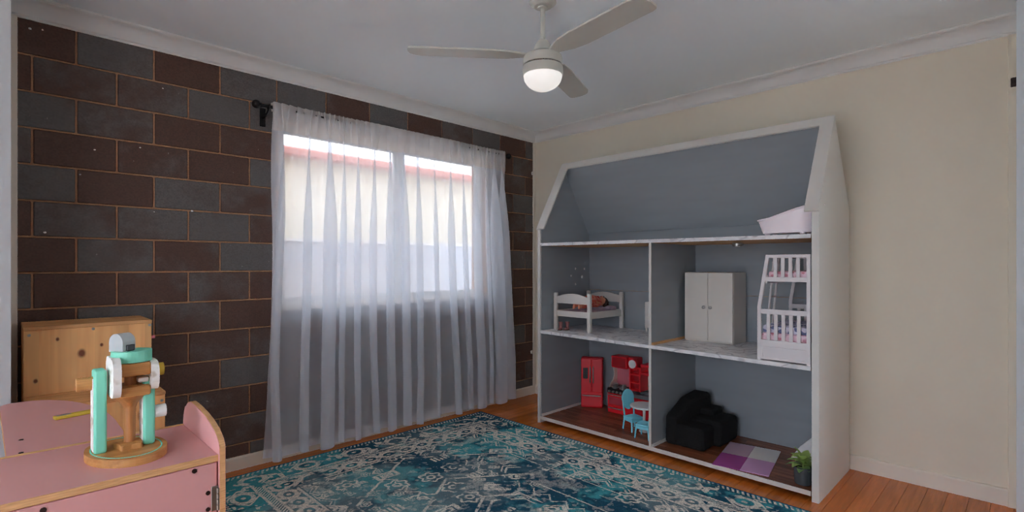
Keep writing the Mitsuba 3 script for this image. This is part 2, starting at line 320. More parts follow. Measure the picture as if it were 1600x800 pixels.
for i in range(5):
    x0 = -7 + i * 2.35
    obj('panel', bx(x0 + 0.04, x0 + 2.31, 1.50, 1.53, -0.2, 1.41), 'fence_grey', fe)
    obj('post', bx(x0 - 0.04, x0 + 0.04, 1.48, 1.55, -0.3, 1.44), 'fence_grey', fe)
    obj('cap', bx(x0 + 0.04, x0 + 2.31, 1.485, 1.545, 1.41, 1.435), 'frame_white', fe)

# ------------------------------------------------------------------ curtain and rod
rodk = thing('curtain_rod', 'black iron curtain rod with ball finials above the window', 'curtain rod')
RZ, RY = 2.122, -0.10
obj('pole', rod((-2.455, RY, RZ), (-0.47, RY, RZ), 0.010), 'black_iron', rodk, smooth=40)
for x, sx in ((-2.455, -1), (-0.47, 1)):
    f = obj('finial', cat(ball((x + sx * 0.028, RY, RZ), 0.024, 3), rod((x, RY, RZ), (x + sx * 0.012, RY, RZ), 0.014)), 'black_iron', rodk, smooth=40)
for x in (-2.415, -0.485):
    b_ = obj('bracket', cat(tube([(x, -0.004, RZ - 0.05), (x, -0.05, RZ - 0.045), (x, -0.09, RZ - 0.03), (x, RY, RZ - 0.012)], 0.006), tube([(x, RY + 0.016 * math.cos(a), RZ + 0.016 * math.sin(a)) for a in np.linspace(0.3, -3.6, 12)], 0.004)), 'black_iron', rodk, smooth=40)
    obj('plate', bx(x - 0.016, x + 0.016, -0.006, 0.0, RZ - 0.10, RZ + 0.01, 0.003), 'black_iron', b_)

NF = 16
_r = np.random.RandomState(3)
amp = _r.uniform(0.25, 1.30, NF * 2 + 4); wid = _r.uniform(0.5, 1.6, NF + 1); edges = np.concatenate([[0], np.cumsum(wid[:NF])]); edges /= edges[-1]
ph0 = _r.uniform(0, 6.28, 8)
def sheet(z_lo, z_hi, nu, nv, yoff=0.0, header=False):
    u = np.linspace(0, 1, nu); v = np.linspace(0, 1, nv)      # v: 0 top, 1 bottom
    U, Vv = np.meshgrid(u, v); Z = z_hi + (z_lo - z_hi) * Vv
    drop = np.clip((2.13 - Z) / 2.08, 0, 1)
    phase = np.interp(U, edges, np.arange(NF + 1)) * 2 * math.pi
    wob = 0.5 * np.sin(3.1 * U * 6 + ph0[0] + 2.2 * drop) + 0.35 * np.sin(17 * U + ph0[1] - 3 * drop)
    phase = phase + wob * (0.5 + 1.0 * drop)
    A = np.interp(phase / math.pi, np.arange(len(amp)), amp)
    gather = np.exp(-drop / 0.055)                             # fine gathering near the rod
    amp_y = A * (0.008 + 0.036 * np.clip((drop - 0.02) / 0.25, 0, 1) ** 0.8) * (1 - 0.75 * gather)
    fine = (0.007 * gather + 0.0025) * np.sin(phase * 3.3 + 2 * np.sin(9 * U)) + 0.004 * np.sin(2.6 * phase + 4 * drop) * drop
    Y = RY - 0.013 + amp_y * np.cos(phase) + fine + yoff - 0.010 * drop
    x0 = -2.405 + (-0.058) * np.clip(drop * 1.3, 0, 1) ** 1.2; x1 = -0.500 + 0.105 * np.clip(drop * 1.2, 0, 1) ** 1.3
    X = x0 + (x1 - x0) * U + (0.35 + 0.75 * A) * 0.062 * np.clip(drop * 3.0, 0, 1) ** 0.7 * np.sin(phase) + 0.013 * np.exp(-drop / 0.12) * np.sin(phase * 3.3 + 1)
    Z = Z + 0.010 * np.sin(phase * 0.5 + ph0[2]) * (drop > 0.9) * (drop - 0.9) * 10
    P = np.stack([X, Y, Z], -1).reshape(-1, 3); I = np.arange(nu * nv).reshape(nv, nu)
    F = np.concatenate([np.stack([I[:-1, :-1], I[1:, :-1], I[1:, 1:]], -1).reshape(-1, 3), np.stack([I[:-1, :-1], I[1:, 1:], I[:-1, 1:]], -1).reshape(-1, 3)])
    return trimesh.Trimesh(P, F, process=False)
cu = thing('sheer_curtain', 'long white sheer curtain gathered on the black rod, hanging to the floor', 'curtain')
obj('cloth', sheet(0.052, 2.128, 1000, 60), 'curtain_voile', cu, smooth=True)
obj('header', sheet(1.985, 2.150, 1000, 12, yoff=-0.006), 'curtain_header', cu, smooth=True)
obj('hem', sheet(0.050, 0.092, 1000, 4, yoff=-0.002), 'curtain_voile', cu, smooth=True)
obj('rod_pocket', sheet(2.100, 2.150, 1000, 4, yoff=0.026), 'curtain_header', cu, smooth=True)

# ------------------------------------------------------------------ rug
RX0, RX1, RY0, RY1 = -2.79, -0.775, -3.12, -0.12
def rugfn(p, n, uv):
    x, y = p.x, p.y
    dx = dr.minimum(x - RX0, RX1 - x); dy = dr.minimum(y - RY0, RY1 - y)
    d = dr.minimum(dx, dy); s = dr.select(dx < dy, y, x)
    wx, wy = fbm(x * 55, y * 55, 1.0, 2) - 0.5, fbm(x * 55, y * 55, 9.0, 2) - 0.5
    d2, s2 = d + 0.006 * wx, s + 0.006 * wy
    # ground: washed teal
    g = fbm(x * 4.2, y * 4.2, 2.0, 4); g2 = fbm(x * 26, y * 26, 5.0, 3); g3 = noise(x * 190, y * 190, 0.3)
    c = mix(s2l(14, 68, 90), s2l(58, 142, 148), smoothstep(0.40, 0.58, g * 0.7 + g2 * 0.3))
    c = mix(c, s2l(118, 140, 142), smoothstep(0.50, 0.66, fbm(x * 2.6 + 5, y * 2.6, 7.0, 4)) * 0.55)
    def line(v, w): return 1 - smoothstep(w * 0.7, w * 1.3, dr.abs(v))
    def fr(v): return v - dr.floor(v)
    P = mi.Float(0)
    # guard stripes with slanted teeth
    P = dr.maximum(P, smoothstep(0.012, 0.016, d) * (1 - smoothstep(0.044, 0.05, d)) * smoothstep(0.42, 0.58, fr((s + 0.5 * d) / 0.026)))
    for o in (0.205, 0.250, 0.375):
        P = dr.maximum(P, line(d2 - o, 0.007))
    P = dr.maximum(P, smoothstep(0.205, 0.21, d) * (1 - smoothstep(0.243, 0.247, d)) * smoothstep(0.4, 0.6, fr((s - d) / 0.022)))
    # motif band: framed rosettes and sprigs
    def band(mid, hw, per, seed):
        q = s2 / per; k = dr.floor(q); a = (q - k - 0.5) * per; b = d2 - mid
        r1 = dr.abs(a) + dr.abs(b) * 1.1
        r2 = dr.sqrt(a * a * 0.55 + b * b)
        m = line(r2 - hw * 0.62, 0.011) + line(r1 - hw * 1.35, 0.008) + (1 - smoothstep(0.008, 0.014, r2))
        fl = smoothstep(0.56, 0.63, fbm(s2 * 34 + seed, d2 * 34, k, 2)) * smoothstep(hw * 0.8, hw * 1.0, r2)
        inside = 1 - smoothstep(hw * 0.92, hw, dr.abs(d - mid))
        return dr.clip(m + fl, 0, 1) * inside
    P = dr.maximum(P, band(0.127, 0.075, 0.30, 1.0)); P = dr.maximum(P, band(0.31, 0.06, 0.125, 4.0))
    # field: stepped medallions, rosettes, loose strokes
    inf = smoothstep(0.385, 0.395, d)
    cx, cy = (RX0 + RX1) / 2, (RY0 + RY1) / 2
    ax, ay = dr.abs(x - cx + 0.006 * wx), dr.abs(y - cy + 0.006 * wy)
    hexd = dr.maximum(ax * 1.55, ay * 0.75 + ax * 0.55)
    F_ = mi.Float(0)
    for o in (0.20, 0.25, 0.48, 0.80): F_ = dr.maximum(F_, line(hexd - o, 0.007))
    def motifs(per, seed, lw):
        gx, gy = dr.floor(x / per + seed * 0.37), dr.floor(y / per + seed * 0.71)
        r1, r2, r3 = cell_rand(gx, gy, seed), cell_rand(gx, gy, seed + 1), cell_rand(gx, gy, seed + 2)
        a = (fr(x / per + seed * 0.37) - 0.5 + 0.24 * (r2 - 0.5)) * per + 0.005 * wx; b = (fr(y / per + seed * 0.71) - 0.5 + 0.24 * (r3 - 0.5)) * per + 0.005 * wy
        q = dr.select(r2 > 0.5, 0.7071, 1.0); q2 = dr.select(r2 > 0.5, 0.7071, 0.0)
        a, b = a * q - b * q2, a * q2 + b * q
        r = dr.sqrt(a * a + b * b); h = per * 0.36
        c3 = (a * a * a - 3 * a * b * b) / dr.maximum(r * r * r, 1e-9)          # cos(3 angle): petals
        flower = line(r - h * (0.68 + 0.26 * c3 * c3), lw) + line(r - h * 0.30, lw * 0.9)
        bd = dr.maximum(dr.abs(a) * 0.62, dr.abs(b) * 1.2)
        boxes = line(bd - h * 0.55, lw) + line(bd - h * 0.25, lw * 0.8)
        chev = (line(dr.abs(a) * 0.8 + b - h * 0.2, lw) + line(dr.abs(a) * 0.8 + b + h * 0.3, lw)) * (1 - smoothstep(h * 0.8, h, dr.abs(a)))
        comb = smoothstep(0.35, 0.5, dr.abs(fr(a / (lw * 3.4)) - 0.5) * 2) * (1 - smoothstep(h * 0.45, h * 0.5, dr.abs(b))) * (1 - smoothstep(h * 0.85, h * 0.9, dr.abs(a)))
        m = dr.select(r1 < 0.34, flower, dr.select(r1 < 0.54, boxes, dr.select(r1 < 0.70, chev, dr.select(r1 < 0.82, comb, 0.0))))
        return dr.clip(m, 0, 1)
    F_ = dr.maximum(F_, dr.maximum(motifs(0.19, 3, 0.0075), 0.8 * motifs(0.085, 8, 0.0045) * smoothstep(0.5, 0.6, noise(x * 5 + 2, y * 5))))
    zz = dr.abs(fr(ay / 0.11) - 0.5) * 0.11
    F_ = dr.maximum(F_, line(ax - 0.20 - zz, 0.006) + line(ax - 0.55 - 0.8 * zz, 0.007) + line(ax - 0.575 - 0.8 * zz, 0.004))
    F_ = dr.maximum(F_, smoothstep(0.63, 0.68, fbm(x * 34, y * 34, 3.0, 3)) * 0.35)
    F_ = dr.maximum(F_, 0.45 * smoothstep(0.58, 0.68, fbm(x * 5.2 + 9, y * 5.2, 8.0, 3)) * smoothstep(0.35, 0.6, g2))
    P = dr.maximum(P, F_ * inf)
    wear = smoothstep(0.22, 0.45, fbm(x * 18, y * 18, 6.0, 3)) * (0.6 + 0.4 * smoothstep(0.25, 0.6, g3))
    c = mix(c, s2l(222, 214, 200), dr.clip(P * wear, 0, 1) * 0.86)
    c = c * (0.82 + 0.36 * g3)
    return mix(s2l(22, 70, 92), c, smoothstep(0.006, 0.011, d))
mat('rug_weave', rough=0.95, fn=rugfn)
obj('persian_rug', bx(RX0, RX1, RY0, RY1, 0.0, 0.009, 0.003), 'rug_weave', None, label='teal and cream distressed persian rug on the timber floor', cat_='rug')

# ------------------------------------------------------------------ dollhouse
dh = thing('dollhouse', 'big open white dollhouse with grey rooms standing against the cream wall', 'dollhouse')
DF, DB = -0.64, -0.03                     # front and back planes
LI, RI, LO, RO = -0.645, -2.476, -0.618, -2.512
Z0, Z1, Z2 = 0.05, 0.685, 1.35            # floor tops of the storeys
gable = [(DF, 0), (DF, 1.468), (-0.345, 1.985), (DB, 1.50), (DB, 0)]
obj('side_panel', ext(gable, 'y', RI - 0.004, RO), 'dh_white', dh)
obj('side_panel', ext(gable, 'y', LI + 0.004, LO), 'dh_white', dh)
inner = [(DF + 0.012, 0.03), (DF + 0.012, 1.468), (-0.352, 1.972), (DB, 1.49), (DB, 0.03)]
obj('wall_lining', ext(inner, 'y', RI - 0.004, RI), 'dh_grey', dh); obj('wall_lining', ext(inner, 'y', LI, LI + 0.004), 'dh_grey', dh)
for a, b in ((0.03, 0.985), (0.988, 1.455)):
    obj('back_panel', bx(DB, DB + 0.012, RI, LI, a, b), 'dh_grey', dh)
obj('back_batten', bx(DB + 0.012, DB + 0.018, RI, LI, 0.3, 1.2), 'ply_edge', dh)
# sloping grey roof board behind the attic
sl = np.array([-0.345 - DB, 1.985 - 1.46]); L_ = np.linalg.norm(sl); nrm = np.array([sl[1], -sl[0]]) / L_
rp = [(DB - 0.014, 1.452), (-0.362, 1.962), (-0.352 + 0.012 * abs(nrm[0]) * 1.2, 1.985), (DB + 0.010, 1.47)]
obj('roof_panel', ext(rp, 'y', RI, LI), 'dh_grey', dh)
# front trim boards along the open roof slope
s1 = np.array([-0.345 - DF, 1.985 - 1.468]); s1 = s1 / np.linalg.norm(s1); n1 = np.array([-s1[1], s1[0]])
def on_slope(t0, t1, y0, y1, th=0.012, cut=0.0):
    P = []
    for t, yy in ((t0, y0), (t0, y1), (t1, y0), (t1, y1)):
        tt = t + (cut if (t == t0 and yy == y0) else 0)
        for o in (0.0, th):
            q = np.array([DF, 1.468]) + s1 * tt + n1 * o; P.append((q[0], yy, q[1]))
    return hull(P)
SL = math.hypot(-0.345 - DF, 1.985 - 1.468)
obj('ridge_board', on_slope(SL - 0.050, SL + 0.006, RI + 0.028, LI - 0.045), 'dh_white', dh)
obj('rake_board', on_slope(-0.012, SL + 0.006, RO - 0.001, RI + 0.028), 'dh_white', dh)
obj('rake_board', on_slope(-0.012, SL + 0.006, LI - 0.045, LO + 0.001), 'dh_white', dh)
# storeys
f0 = obj('base_floor', bx(DF + 0.004, DB, RI, LI, Z0 - 0.022, Z0), 'walnut_vinyl', dh)
obj('front_edging', bx(DF - 0.001, DF + 0.006, RI, LI, Z0 - 0.023, Z0 + 0.001, 0.001), 'dh_white', f0)
obj('plinth', bx(DF + 0.07, DB, RI, LI, 0.0, Z0 - 0.022), 'gap_dark', dh)
DY = -1.570
def shelf(zl, zr, name):
    def slab(a, b, x0=DF + 0.004):
        return hull([(x, yy, z) for x in (x0, DB) for (yy, zz) in ((LI, zl), (RI, zr)) for z in (zz + a, zz + b)])
    s = obj(name, slab(-0.018, -0.001), 'ply_under', dh)
    obj('marble_covering', slab(-0.001, 0.0015), 'marble_paper', s)
    obj('front_edging', hull([(x, yy, z) for x in (DF - 0.001, DF + 0.004) for (yy, zz) in ((LI, zl), (RI, zr)) for z in (zz - 0.019, zz + 0.002)]), 'marble_paper', s)
shelf(0.695, 0.676, 'storey_floor'); shelf(1.353, 1.345, 'storey_floor')
for a, b in ((Z0, 0.666), (0.687, 1.328)):
    d_ = obj('divider', bx(DF + 0.006, DB, DY - 0.006, DY + 0.006, a, b), 'dh_grey', dh)
    obj('front_edging', bx(DF - 0.001, DF + 0.006, DY - 0.008, DY + 0.008, a, b, 0.001), 'dh_white', d_)
def quarter(y0, sg, z): return ext([(y0, z), (y0 + sg * 0.014, z), (y0 + sg * 0.010, z + 0.010), (y0, z + 0.014)] if True else None, 'x', DF + 0.01, DB)
obj('bead_strip', quarter(LI, -1, Z0), 'dh_white', dh); obj('bead_strip', quarter(DY - 0.006, -1, Z0), 'dh_white', dh); obj('bead_strip', quarter(DY - 0.006, -1, 0.688), 'ply_edge', dh)

k = thing('puck_light', 'small round silver puck light under the attic floor above the bunk bed', 'light')
obj('rim', lathe([(0, 0), (0.028, 0), (0.032, -0.004), (0.031, -0.020), (0.022, -0.022), (0.0, -0.022)], (-0.235, -1.95, 1.330)), 'silver_plastic', k, smooth=35)
obj('lens', lathe([(0, 0), (0.019, 0), (0.012, -0.004), (0, -0.005)], (-0.235, -1.95, 1.3085)), 'paper_white', k, smooth=35)
for x, z, r, wh in ((-0.215, 1.160, 0.012, 'upper left one'), (-0.095, 1.158, 0.011, 'upper right one'), (-0.272, 1.103, 0.011, 'lower left one'), (-0.13, 1.094, 0.016, 'largest, right of the middle'), (-0.215, 1.035, 0.013, 'lowest one')):
    pts = []
    for i in range(12):
        a = math.pi * i / 6; rr = r if i % 2 == 0 else r * 0.55; pts.append((x + rr * math.cos(a), z + rr * math.sin(a)))
    obj('snowflake_sticker', ext(pts, 'y', LI - 0.0015, LI), 'paper_white', None, label='small white snowflake sticker above the doll bed, ' + wh + ' of the five', cat_='sticker', group='snowflake stickers above the doll bed')

# ---- attic: bathtub
k = thing('toy_bathtub', 'white toy slipper bathtub on the attic floor at the right', 'bathtub')
def tub(inset, top):
    NU, NV = 48, 10; V = []
    for j in range(NV):
        t = j / (NV - 1)
        for i in range(NU):
            a = 2 * math.pi * i / NU; c, s = math.cos(a), math.sin(a)
            lx = 0.124 + 0.026 * t; ly = 0.065 + 0.015 * t
            px = (lx - inset) * (abs(c) ** 0.75) * np.sign(c); py = (ly - inset) * (abs(s) ** 0.8) * np.sign(s)
            q = np.clip((px / 0.150 + 1) / 2, 0, 1)
            hgt = 0.082 + 0.070 * (q * q * (3 - 2 * q)) + 0.006 * max(0, 0.25 - q) * 4
            px += 0.020 * t * q
            V.append((px, py, 0.014 + (hgt - 0.014) * t if not inset else 0.030 + (hgt - 0.030) * t))
    F = []
    for j in range(NV - 1):
        for i in range(NU):
            a, b = j * NU + i, j * NU + (i + 1) % NU
            F += [[a, b, b + NU], [a, b + NU, a + NU]]
    V.append((0, 0, V[0][2])); c = len(V) - 1
    F += [[c, (i + 1) % NU, i] for i in range(NU)]
    return np.array(V), np.array(F), NU, NV
Vo, Fo, NU, NV = tub(0, 0); Vi, Fi, _, _ = tub(0.006, 0)
o = len(Vo); rim = [[(NV - 1) * NU + i, (NV - 1) * NU + (i + 1) % NU, o + (NV - 1) * NU + (i + 1) % NU] for i in range(NU)] + [[(NV - 1) * NU + i, o + (NV - 1) * NU + (i + 1) % NU, o + (NV - 1) * NU + i] for i in range(NU)]
shell = trimesh.Trimesh(np.vstack([Vo, Vi]), np.vstack([Fo, Fi[:, ::-1] + o, rim]), process=False)
tubM = trimesh.transformations.translation_matrix((-0.535, -2.338, 1.347)) @ trimesh.transformations.rotation_matrix(math.radians(-92), [0, 0, 1])
def tx(m): m = m.copy(); m.apply_transform(tubM); return m
obj('shell', tx(shell), 'tub_white', k, smooth=50)
rimp = np.vstack([Vo[(NV - 1) * NU:NV * NU], Vo[(NV - 1) * NU:(NV - 1) * NU + 1]])
obj('rim', tx(tube(rimp, 0.005, 8)), 'tub_white', k, smooth=True)
for sx in (-1, 1):
    for sy in (-1, 1):
        c = np.array([sx * 0.085, sy * 0.048, 0.0])
        obj('foot', tx(cat(rod(c + [0, 0, 0.0], c + [-sx * 0.006, -sy * 0.006, 0.03], 0.007, 0.013, 10), ball(c + [sx * 0.005, sy * 0.005, 0.009], 0.009, 2))), 'tub_white', k, smooth=40)

# ---- upper left room: bed with doll, boots, drawers
def arch_board(y0, y1, z0, z1, rise, x, th, n=14):
    P = [(y0, z0), (y1, z0)] + [(y1 + (y0 - y1) * t, z1 + rise * math.sin(math.pi * t)) for t in np.linspace(0, 1, n)]
    return ext(P, 'x', x - th / 2, x + th / 2)
bed = thing('doll_bed', 'white wooden doll bed with arched ends in the upper left room', 'bed')
BZ = 0.6945; bx0, bx1, by0, by1 = -0.49, -0.075, -0.99, -0.672
for x in (bx0, bx1):
    for yy in (by0, by1):
        obj('post', rbox(x - 0.014, x + 0.014, yy - 0.014, yy + 0.014, BZ, BZ + 0.285, 0.006, 6), 'toy_white', bed, smooth=40)
    obj('head_board' if x == bx1 else 'foot_board', arch_board(by0 + 0.012, by1 - 0.012, BZ + 0.205, BZ + 0.255, 0.026, x, 0.014), 'toy_white', bed)
    obj('end_rail', bx(x - 0.008, x + 0.008, by0 + 0.012, by1 - 0.012, BZ + 0.105, BZ + 0.15, 0.003), 'toy_white', bed)
for yy in (by0, by1):
    obj('side_rail', bx(bx0 + 0.012, bx1 - 0.012, yy - 0.008, yy + 0.008, BZ + 0.10, BZ + 0.15, 0.003), 'toy_white', bed)
mt = obj('mattress', rbox(bx0 + 0.010, bx1 - 0.010, by0 + 0.010, by1 - 0.010, BZ + 0.105, BZ + 0.145, 0.012, 6), 'lilac_bedding', bed, smooth=50)
obj('pillow', rbox(bx1 - 0.12, bx1 - 0.015, by0 + 0.03, by1 - 0.03, BZ + 0.142, BZ + 0.175, 0.015, 6), 'lilac_bedding', bed, smooth=60)
doll = thing('doll', 'dark haired doll in a coral dress lying on the white doll bed', 'doll')
def chainbody(bones, res=0.006, it=8):
    M = m3.Manifold()
    for a, ra, b, rb in bones:
        M = M + m3.Manifold.batch_hull([m3.Manifold.sphere(ra, 16).translate(tuple(a)), m3.Manifold.sphere(rb, 16).translate(tuple(b))])
    mm = M.refine_to_length(res).to_mesh(); t = trimesh.Trimesh(mm.vert_properties[:, :3], mm.tri_verts)
    trimesh.smoothing.filter_taubin(t, iterations=it); return t
# lies on its back: feet towards the footboard (-x), head towards the headboard
dz = BZ + 0.166; dyc = -0.835
def D(a, s, h): return np.array([-0.455 + 1.06 * a, dyc + s, dz + 0.012 + 1.15 * h])
bones = []
for s in (-1, 1):
    bones += [(D(0.015, s * 0.022, 0.022), 0.009, D(0.012, s * 0.026, -0.004), 0.011), (D(0.014, s * 0.024, 0.0), 0.011, D(0.085, s * 0.022, 0.024), 0.013), (D(0.085, s * 0.022, 0.024), 0.013, D(0.155, s * 0.018, 0.006), 0.018),
              (D(0.255, s * 0.036, 0.012), 0.011, D(0.20, s * 0.055, 0.022), 0.009), (D(0.20, s * 0.055, 0.022), 0.009, D(0.165, s * 0.032, 0.040), 0.008), (D(0.165, s * 0.032, 0.040), 0.008, D(0.15, s * 0.022, 0.045), 0.009)]
    for q in range(4): bones.append((D(0.15, s * (0.016 + q * 0.004), 0.046), 0.003, D(0.132, s * (0.012 + q * 0.005), 0.044), 0.0025))
bones += [(D(0.155, 0, 0.008), 0.027, D(0.205, 0, 0.010), 0.024), (D(0.205, 0, 0.010), 0.024, D(0.255, 0, 0.010), 0.028), (D(0.262, 0, 0.010), 0.013, D(0.285, 0, 0.014), 0.013), (D(0.310, 0, 0.022), 0.037, D(0.332, 0, 0.020), 0.036), (D(0.318, 0, 0.055), 0.008, D(0.326, 0, 0.053), 0.006)]
obj('body', chainbody(bones, 0.005, 6), 'skin_vinyl', doll, smooth=True)
obj('dress', chainbody([(D(0.10, 0.030, 0.014), 0.024, D(0.10, -0.030, 0.014), 0.024), (D(0.10, 0, 0.022), 0.042, D(0.175, 0, 0.034), 0.052), (D(0.175, 0, 0.034), 0.052, D(0.255, 0, 0.022), 0.038), (D(0.245, 0.030, 0.016), 0.020, D(0.215, 0.05, 0.022), 0.016), (D(0.245, -0.030, 0.016), 0.020, D(0.215, -0.05, 0.022), 0.016)], 0.006, 6), 'doll_cloth', doll, smooth=True)
hair = chainbody([(D(0.332, 0, 0.012), 0.044, D(0.345, 0, 0.018), 0.038), (D(0.33, 0.03, 0.0), 0.022, D(0.27, 0.055, -0.006), 0.014), (D(0.33, -0.03, 0.0), 0.022, D(0.26, -0.07, -0.006), 0.014)], 0.006, 6)
obj('hair', hair, 'doll_hair', doll, smooth=True)
for s in (-1, 1):
    obj('eye', ball(D(0.324, s * 0.014, 0.0565), 0.0045, 2), 'black_plastic', doll, smooth=True)
obj('mouth', ball(D(0.303, 0, 0.0575), 0.005, 2, (0.5, 1, 0.5)) if False else mv(ball((0, 0, 0), 0.0055, 2, (0.5, 1.2, 0.5)), *D(0.303, 0, 0.057)), 'doll_red', doll, smooth=True)
obj('bow', cat(mv(ball((0, 0, 0), 0.013, 2, (0.6, 1.2, 0.8)), *D(0.250, 0.012, 0.056)), mv(ball((0, 0, 0), 0.013, 2, (0.6, 1.2, 0.8)), *D(0.250, -0.012, 0.056))), 'doll_red', doll, smooth=True)
for i, (x, yy, rr) in enumerate(((-0.51, -0.735, 20), (-0.465, -0.765, 8))):
    k = thing('doll_boot', ('small brown doll boot on the marble floor by the bed, nearer the front edge', 'small brown doll boot on the marble floor under the bed end, set further back')[i], 'boot', 'pair of doll boots')
    M_ = lambda m: rz(mv(m, x, yy, 0.6965), rr, (x, yy, 0))
    up = chainbody([((0, 0, 0.020), 0.0125, (0, 0, 0.048), 0.013), ((0, 0, 0.012), 0.012, (-0.026, 0, 0.010), 0.010)], 0.004, 4)
    obj('upper', M_(up), 'boot_leather', k, smooth=True); obj('sole', M_(bx(-0.038, 0.013, -0.012, 0.012, 0, 0.004, 0.0015)), 'doll_hair', k)
    obj('cuff', M_(lathe([(0.011, 0.050), (0.0165, 0.050), (0.0165, 0.062), (0.011, 0.062), (0.011, 0.050)], (0, 0, 0), 20)), 'boot_leather', k, smooth=30)
k = thing('toy_dresser', 'small white toy chest of drawers behind the room divider', 'drawers')
obj('body', bx(-0.125, -0.035, -1.46, -1.225, 0.722, 0.915, 0.003), 'toy_white', k)
for i in range(2):
    d_ = obj('drawer', bx(-0.131, -0.125, -1.45, -1.235, 0.735 + 0.088 * i, 0.816 + 0.088 * i, 0.002), 'toy_white', k)
    obj('knob', ball((-0.135, -1.34, 0.776 + 0.088 * i), 0.007, 2), 'silver_plastic', d_, smooth=True)
for x in (-0.115, -0.045):
    for yy in (-1.45, -1.235): obj('leg', rod((x, yy, 0.692), (x, yy, 0.722), 0.007, 0.009), 'toy_white', k, smooth=40)

# ---- upper right room: wardrobe, bunk bed
k = thing('toy_wardrobe', 'white two door toy wardrobe with round knobs in the upper right room', 'wardrobe')
w0, w1, wl, wr, wb, wt = -0.27, -0.055, -1.613, -1.936, 0.686, 1.142
obj('body', bx(w0 + 0.012, w1, wr, wl, wb, wt, 0.003), 'wardrobe_white', k)
for a, b, ky in ((wl - 0.002, -1.7735, -1.752), (-1.7755, wr + 0.002, -1.797)):
    d_ = obj('door', bx(w0, w0 + 0.011, b, a, wb + 0.010, wt - 0.002, 0.002), 'wardrobe_white', k)
    obj('knob', rota(lathe([(0, 0), (0.004, 0), (0.004, 0.008), (0.011, 0.012), (0.011, 0.018), (0.006, 0.022), (0, 0.022)], (0, 0, 0), 20), -90, [0, 1, 0]).apply_translation((w0, ky, 0.915)), 'silver_plastic', d_, smooth=40, label='round silver knob')
k = thing('toy_bunk_bed', 'white slatted toy bunk bed beside the dollhouse right wall', 'bunk bed')
u0, u1 = -0.625, -0.10; yl, yt, yr = -2.212, -2.255, -2.470; UB = 0.678
H = dict(leg=0.0, p0=0.010, p1=0.072, r0=0.075, r1=0.112, s1=0.250, t1=0.276, k=0.29, m0=0.424, m1=0.449, v1=0.550, top=0.567)
def yleft(h): return yl if h < H['k'] else yl + (yt - yl) * (h - H['k']) / (H['top'] - H['k'])
def endframe(x, full):
    e = obj('end_frame', ext([(yl, UB), (yl - 0.018, UB), (yl - 0.018, UB + H['k']), (yt - 0.018, UB + H['top']), (yt, UB + H['top']), (yl, UB + H['k'])], 'x', x, x + 0.014), 'bunk_white', k)
    obj('post', bx(x, x + 0.014, yr, yr + 0.018, UB, UB + H['top']), 'bunk_white', k)
    for a, b in ((H['r0'], H['r1']), (H['s1'], H['t1']), (H['m0'], H['m1']), (H['v1'], H['top'])):
        obj('rail', bx(x + 0.001, x + 0.013, yr + 0.016, yleft((a + b) / 2) - 0.014, UB + a, UB + b, 0.001), 'bunk_white', k)
    n = 5
    for i in range(n):
        yc = yr + 0.018 + (yl - 0.018 - yr - 0.018) * (i + 1) / (n + 1)
        obj('slat', bx(x + 0.003, x + 0.011, yc - 0.0085, yc + 0.0085, UB + H['r1'] - 0.003, UB + H['s1'] + 0.003), 'bunk_white', k)
    for i in range(4):
        yc = yr + 0.018 + (yt - 0.014 - yr - 0.018) * (i + 1) / 5 + 0.004
        obj('slat', bx(x + 0.003, x + 0.011, yc - 0.0085, yc + 0.0085, UB + H['m1'] - 0.003, UB + H['v1'] + 0.003), 'bunk_white', k)
endframe(u0, True); endframe(u1 - 0.014, True)
pn = obj('end_panel', bx(u0 + 0.004, u0 + 0.010, yr + 0.016, yl - 0.016, UB + 0.008, UB + H['r0'] + 0.004), 'bunk_white', k)
obj('panel_frame', ext(ring(yr + 0.018, yl - 0.018, UB + 0.008, UB + H['r0'], 0.010), 'x', u0 + 0.001, u0 + 0.006), 'bunk_white', pn)
for yy in (yl - 0.012, yr):
    obj('long_rail', bx(u0 + 0.012, u1 - 0.012, yy, yy + 0.012, UB + 0.055, UB + 0.112), 'bunk_white', k)
for yy in (yt - 0.004, yr):
    obj('long_rail', bx(u0 + 0.012, u1 - 0.012, yy, yy + 0.010, UB + H['m0'] - 0.01, UB + H['m1'] + 0.01), 'bunk_white', k)
    obj('guard_rail', bx(u0 + 0.012, u1 - 0.012, yy, yy + 0.010, UB + H['v1'], UB + H['top']), 'bunk_white', k)
obj('mattress', rbox(u0 + 0.018, u1 - 0.018, yr + 0.014, yl - 0.014, UB + 0.10, UB + 0.15, 0.012, 6), 'rose_bedding', k, smooth=50)
obj('blanket', rbox(u0 + 0.022, u1 - 0.12, yr + 0.016, yl - 0.018, UB + 0.148, UB + 0.19, 0.012, 6), 'blue_bedding', k, smooth=50)
obj('mattress', rbox(u0 + 0.018, u1 - 0.018, yr + 0.014, yt - 0.006, UB + H['m0'] + 0.005, UB + H['m1'] + 0.03, 0.010, 6), 'rose_bedding', k, smooth=50)
ld = obj('ladder', cat(rod((-0.47, yl + 0.010, UB + 0.08), (-0.47, yt + 0.008, UB + H['top']), 0.006), rod((-0.39, yl + 0.010, UB + 0.08), (-0.39, yt + 0.008, UB + H['top']), 0.006)), 'bunk_white', k, smooth=40)
for i in range(5):
    t = (i + 0.6) / 5; obj('rung', rod((-0.475, yl + 0.010 + (yt - yl) * t, UB + 0.08 + (H['top'] - 0.08) * t), (-0.385, yl + 0.010 + (yt - yl) * t, UB + 0.08 + (H['top'] - 0.08) * t), 0.005), 'bunk_white', ld, smooth=40)

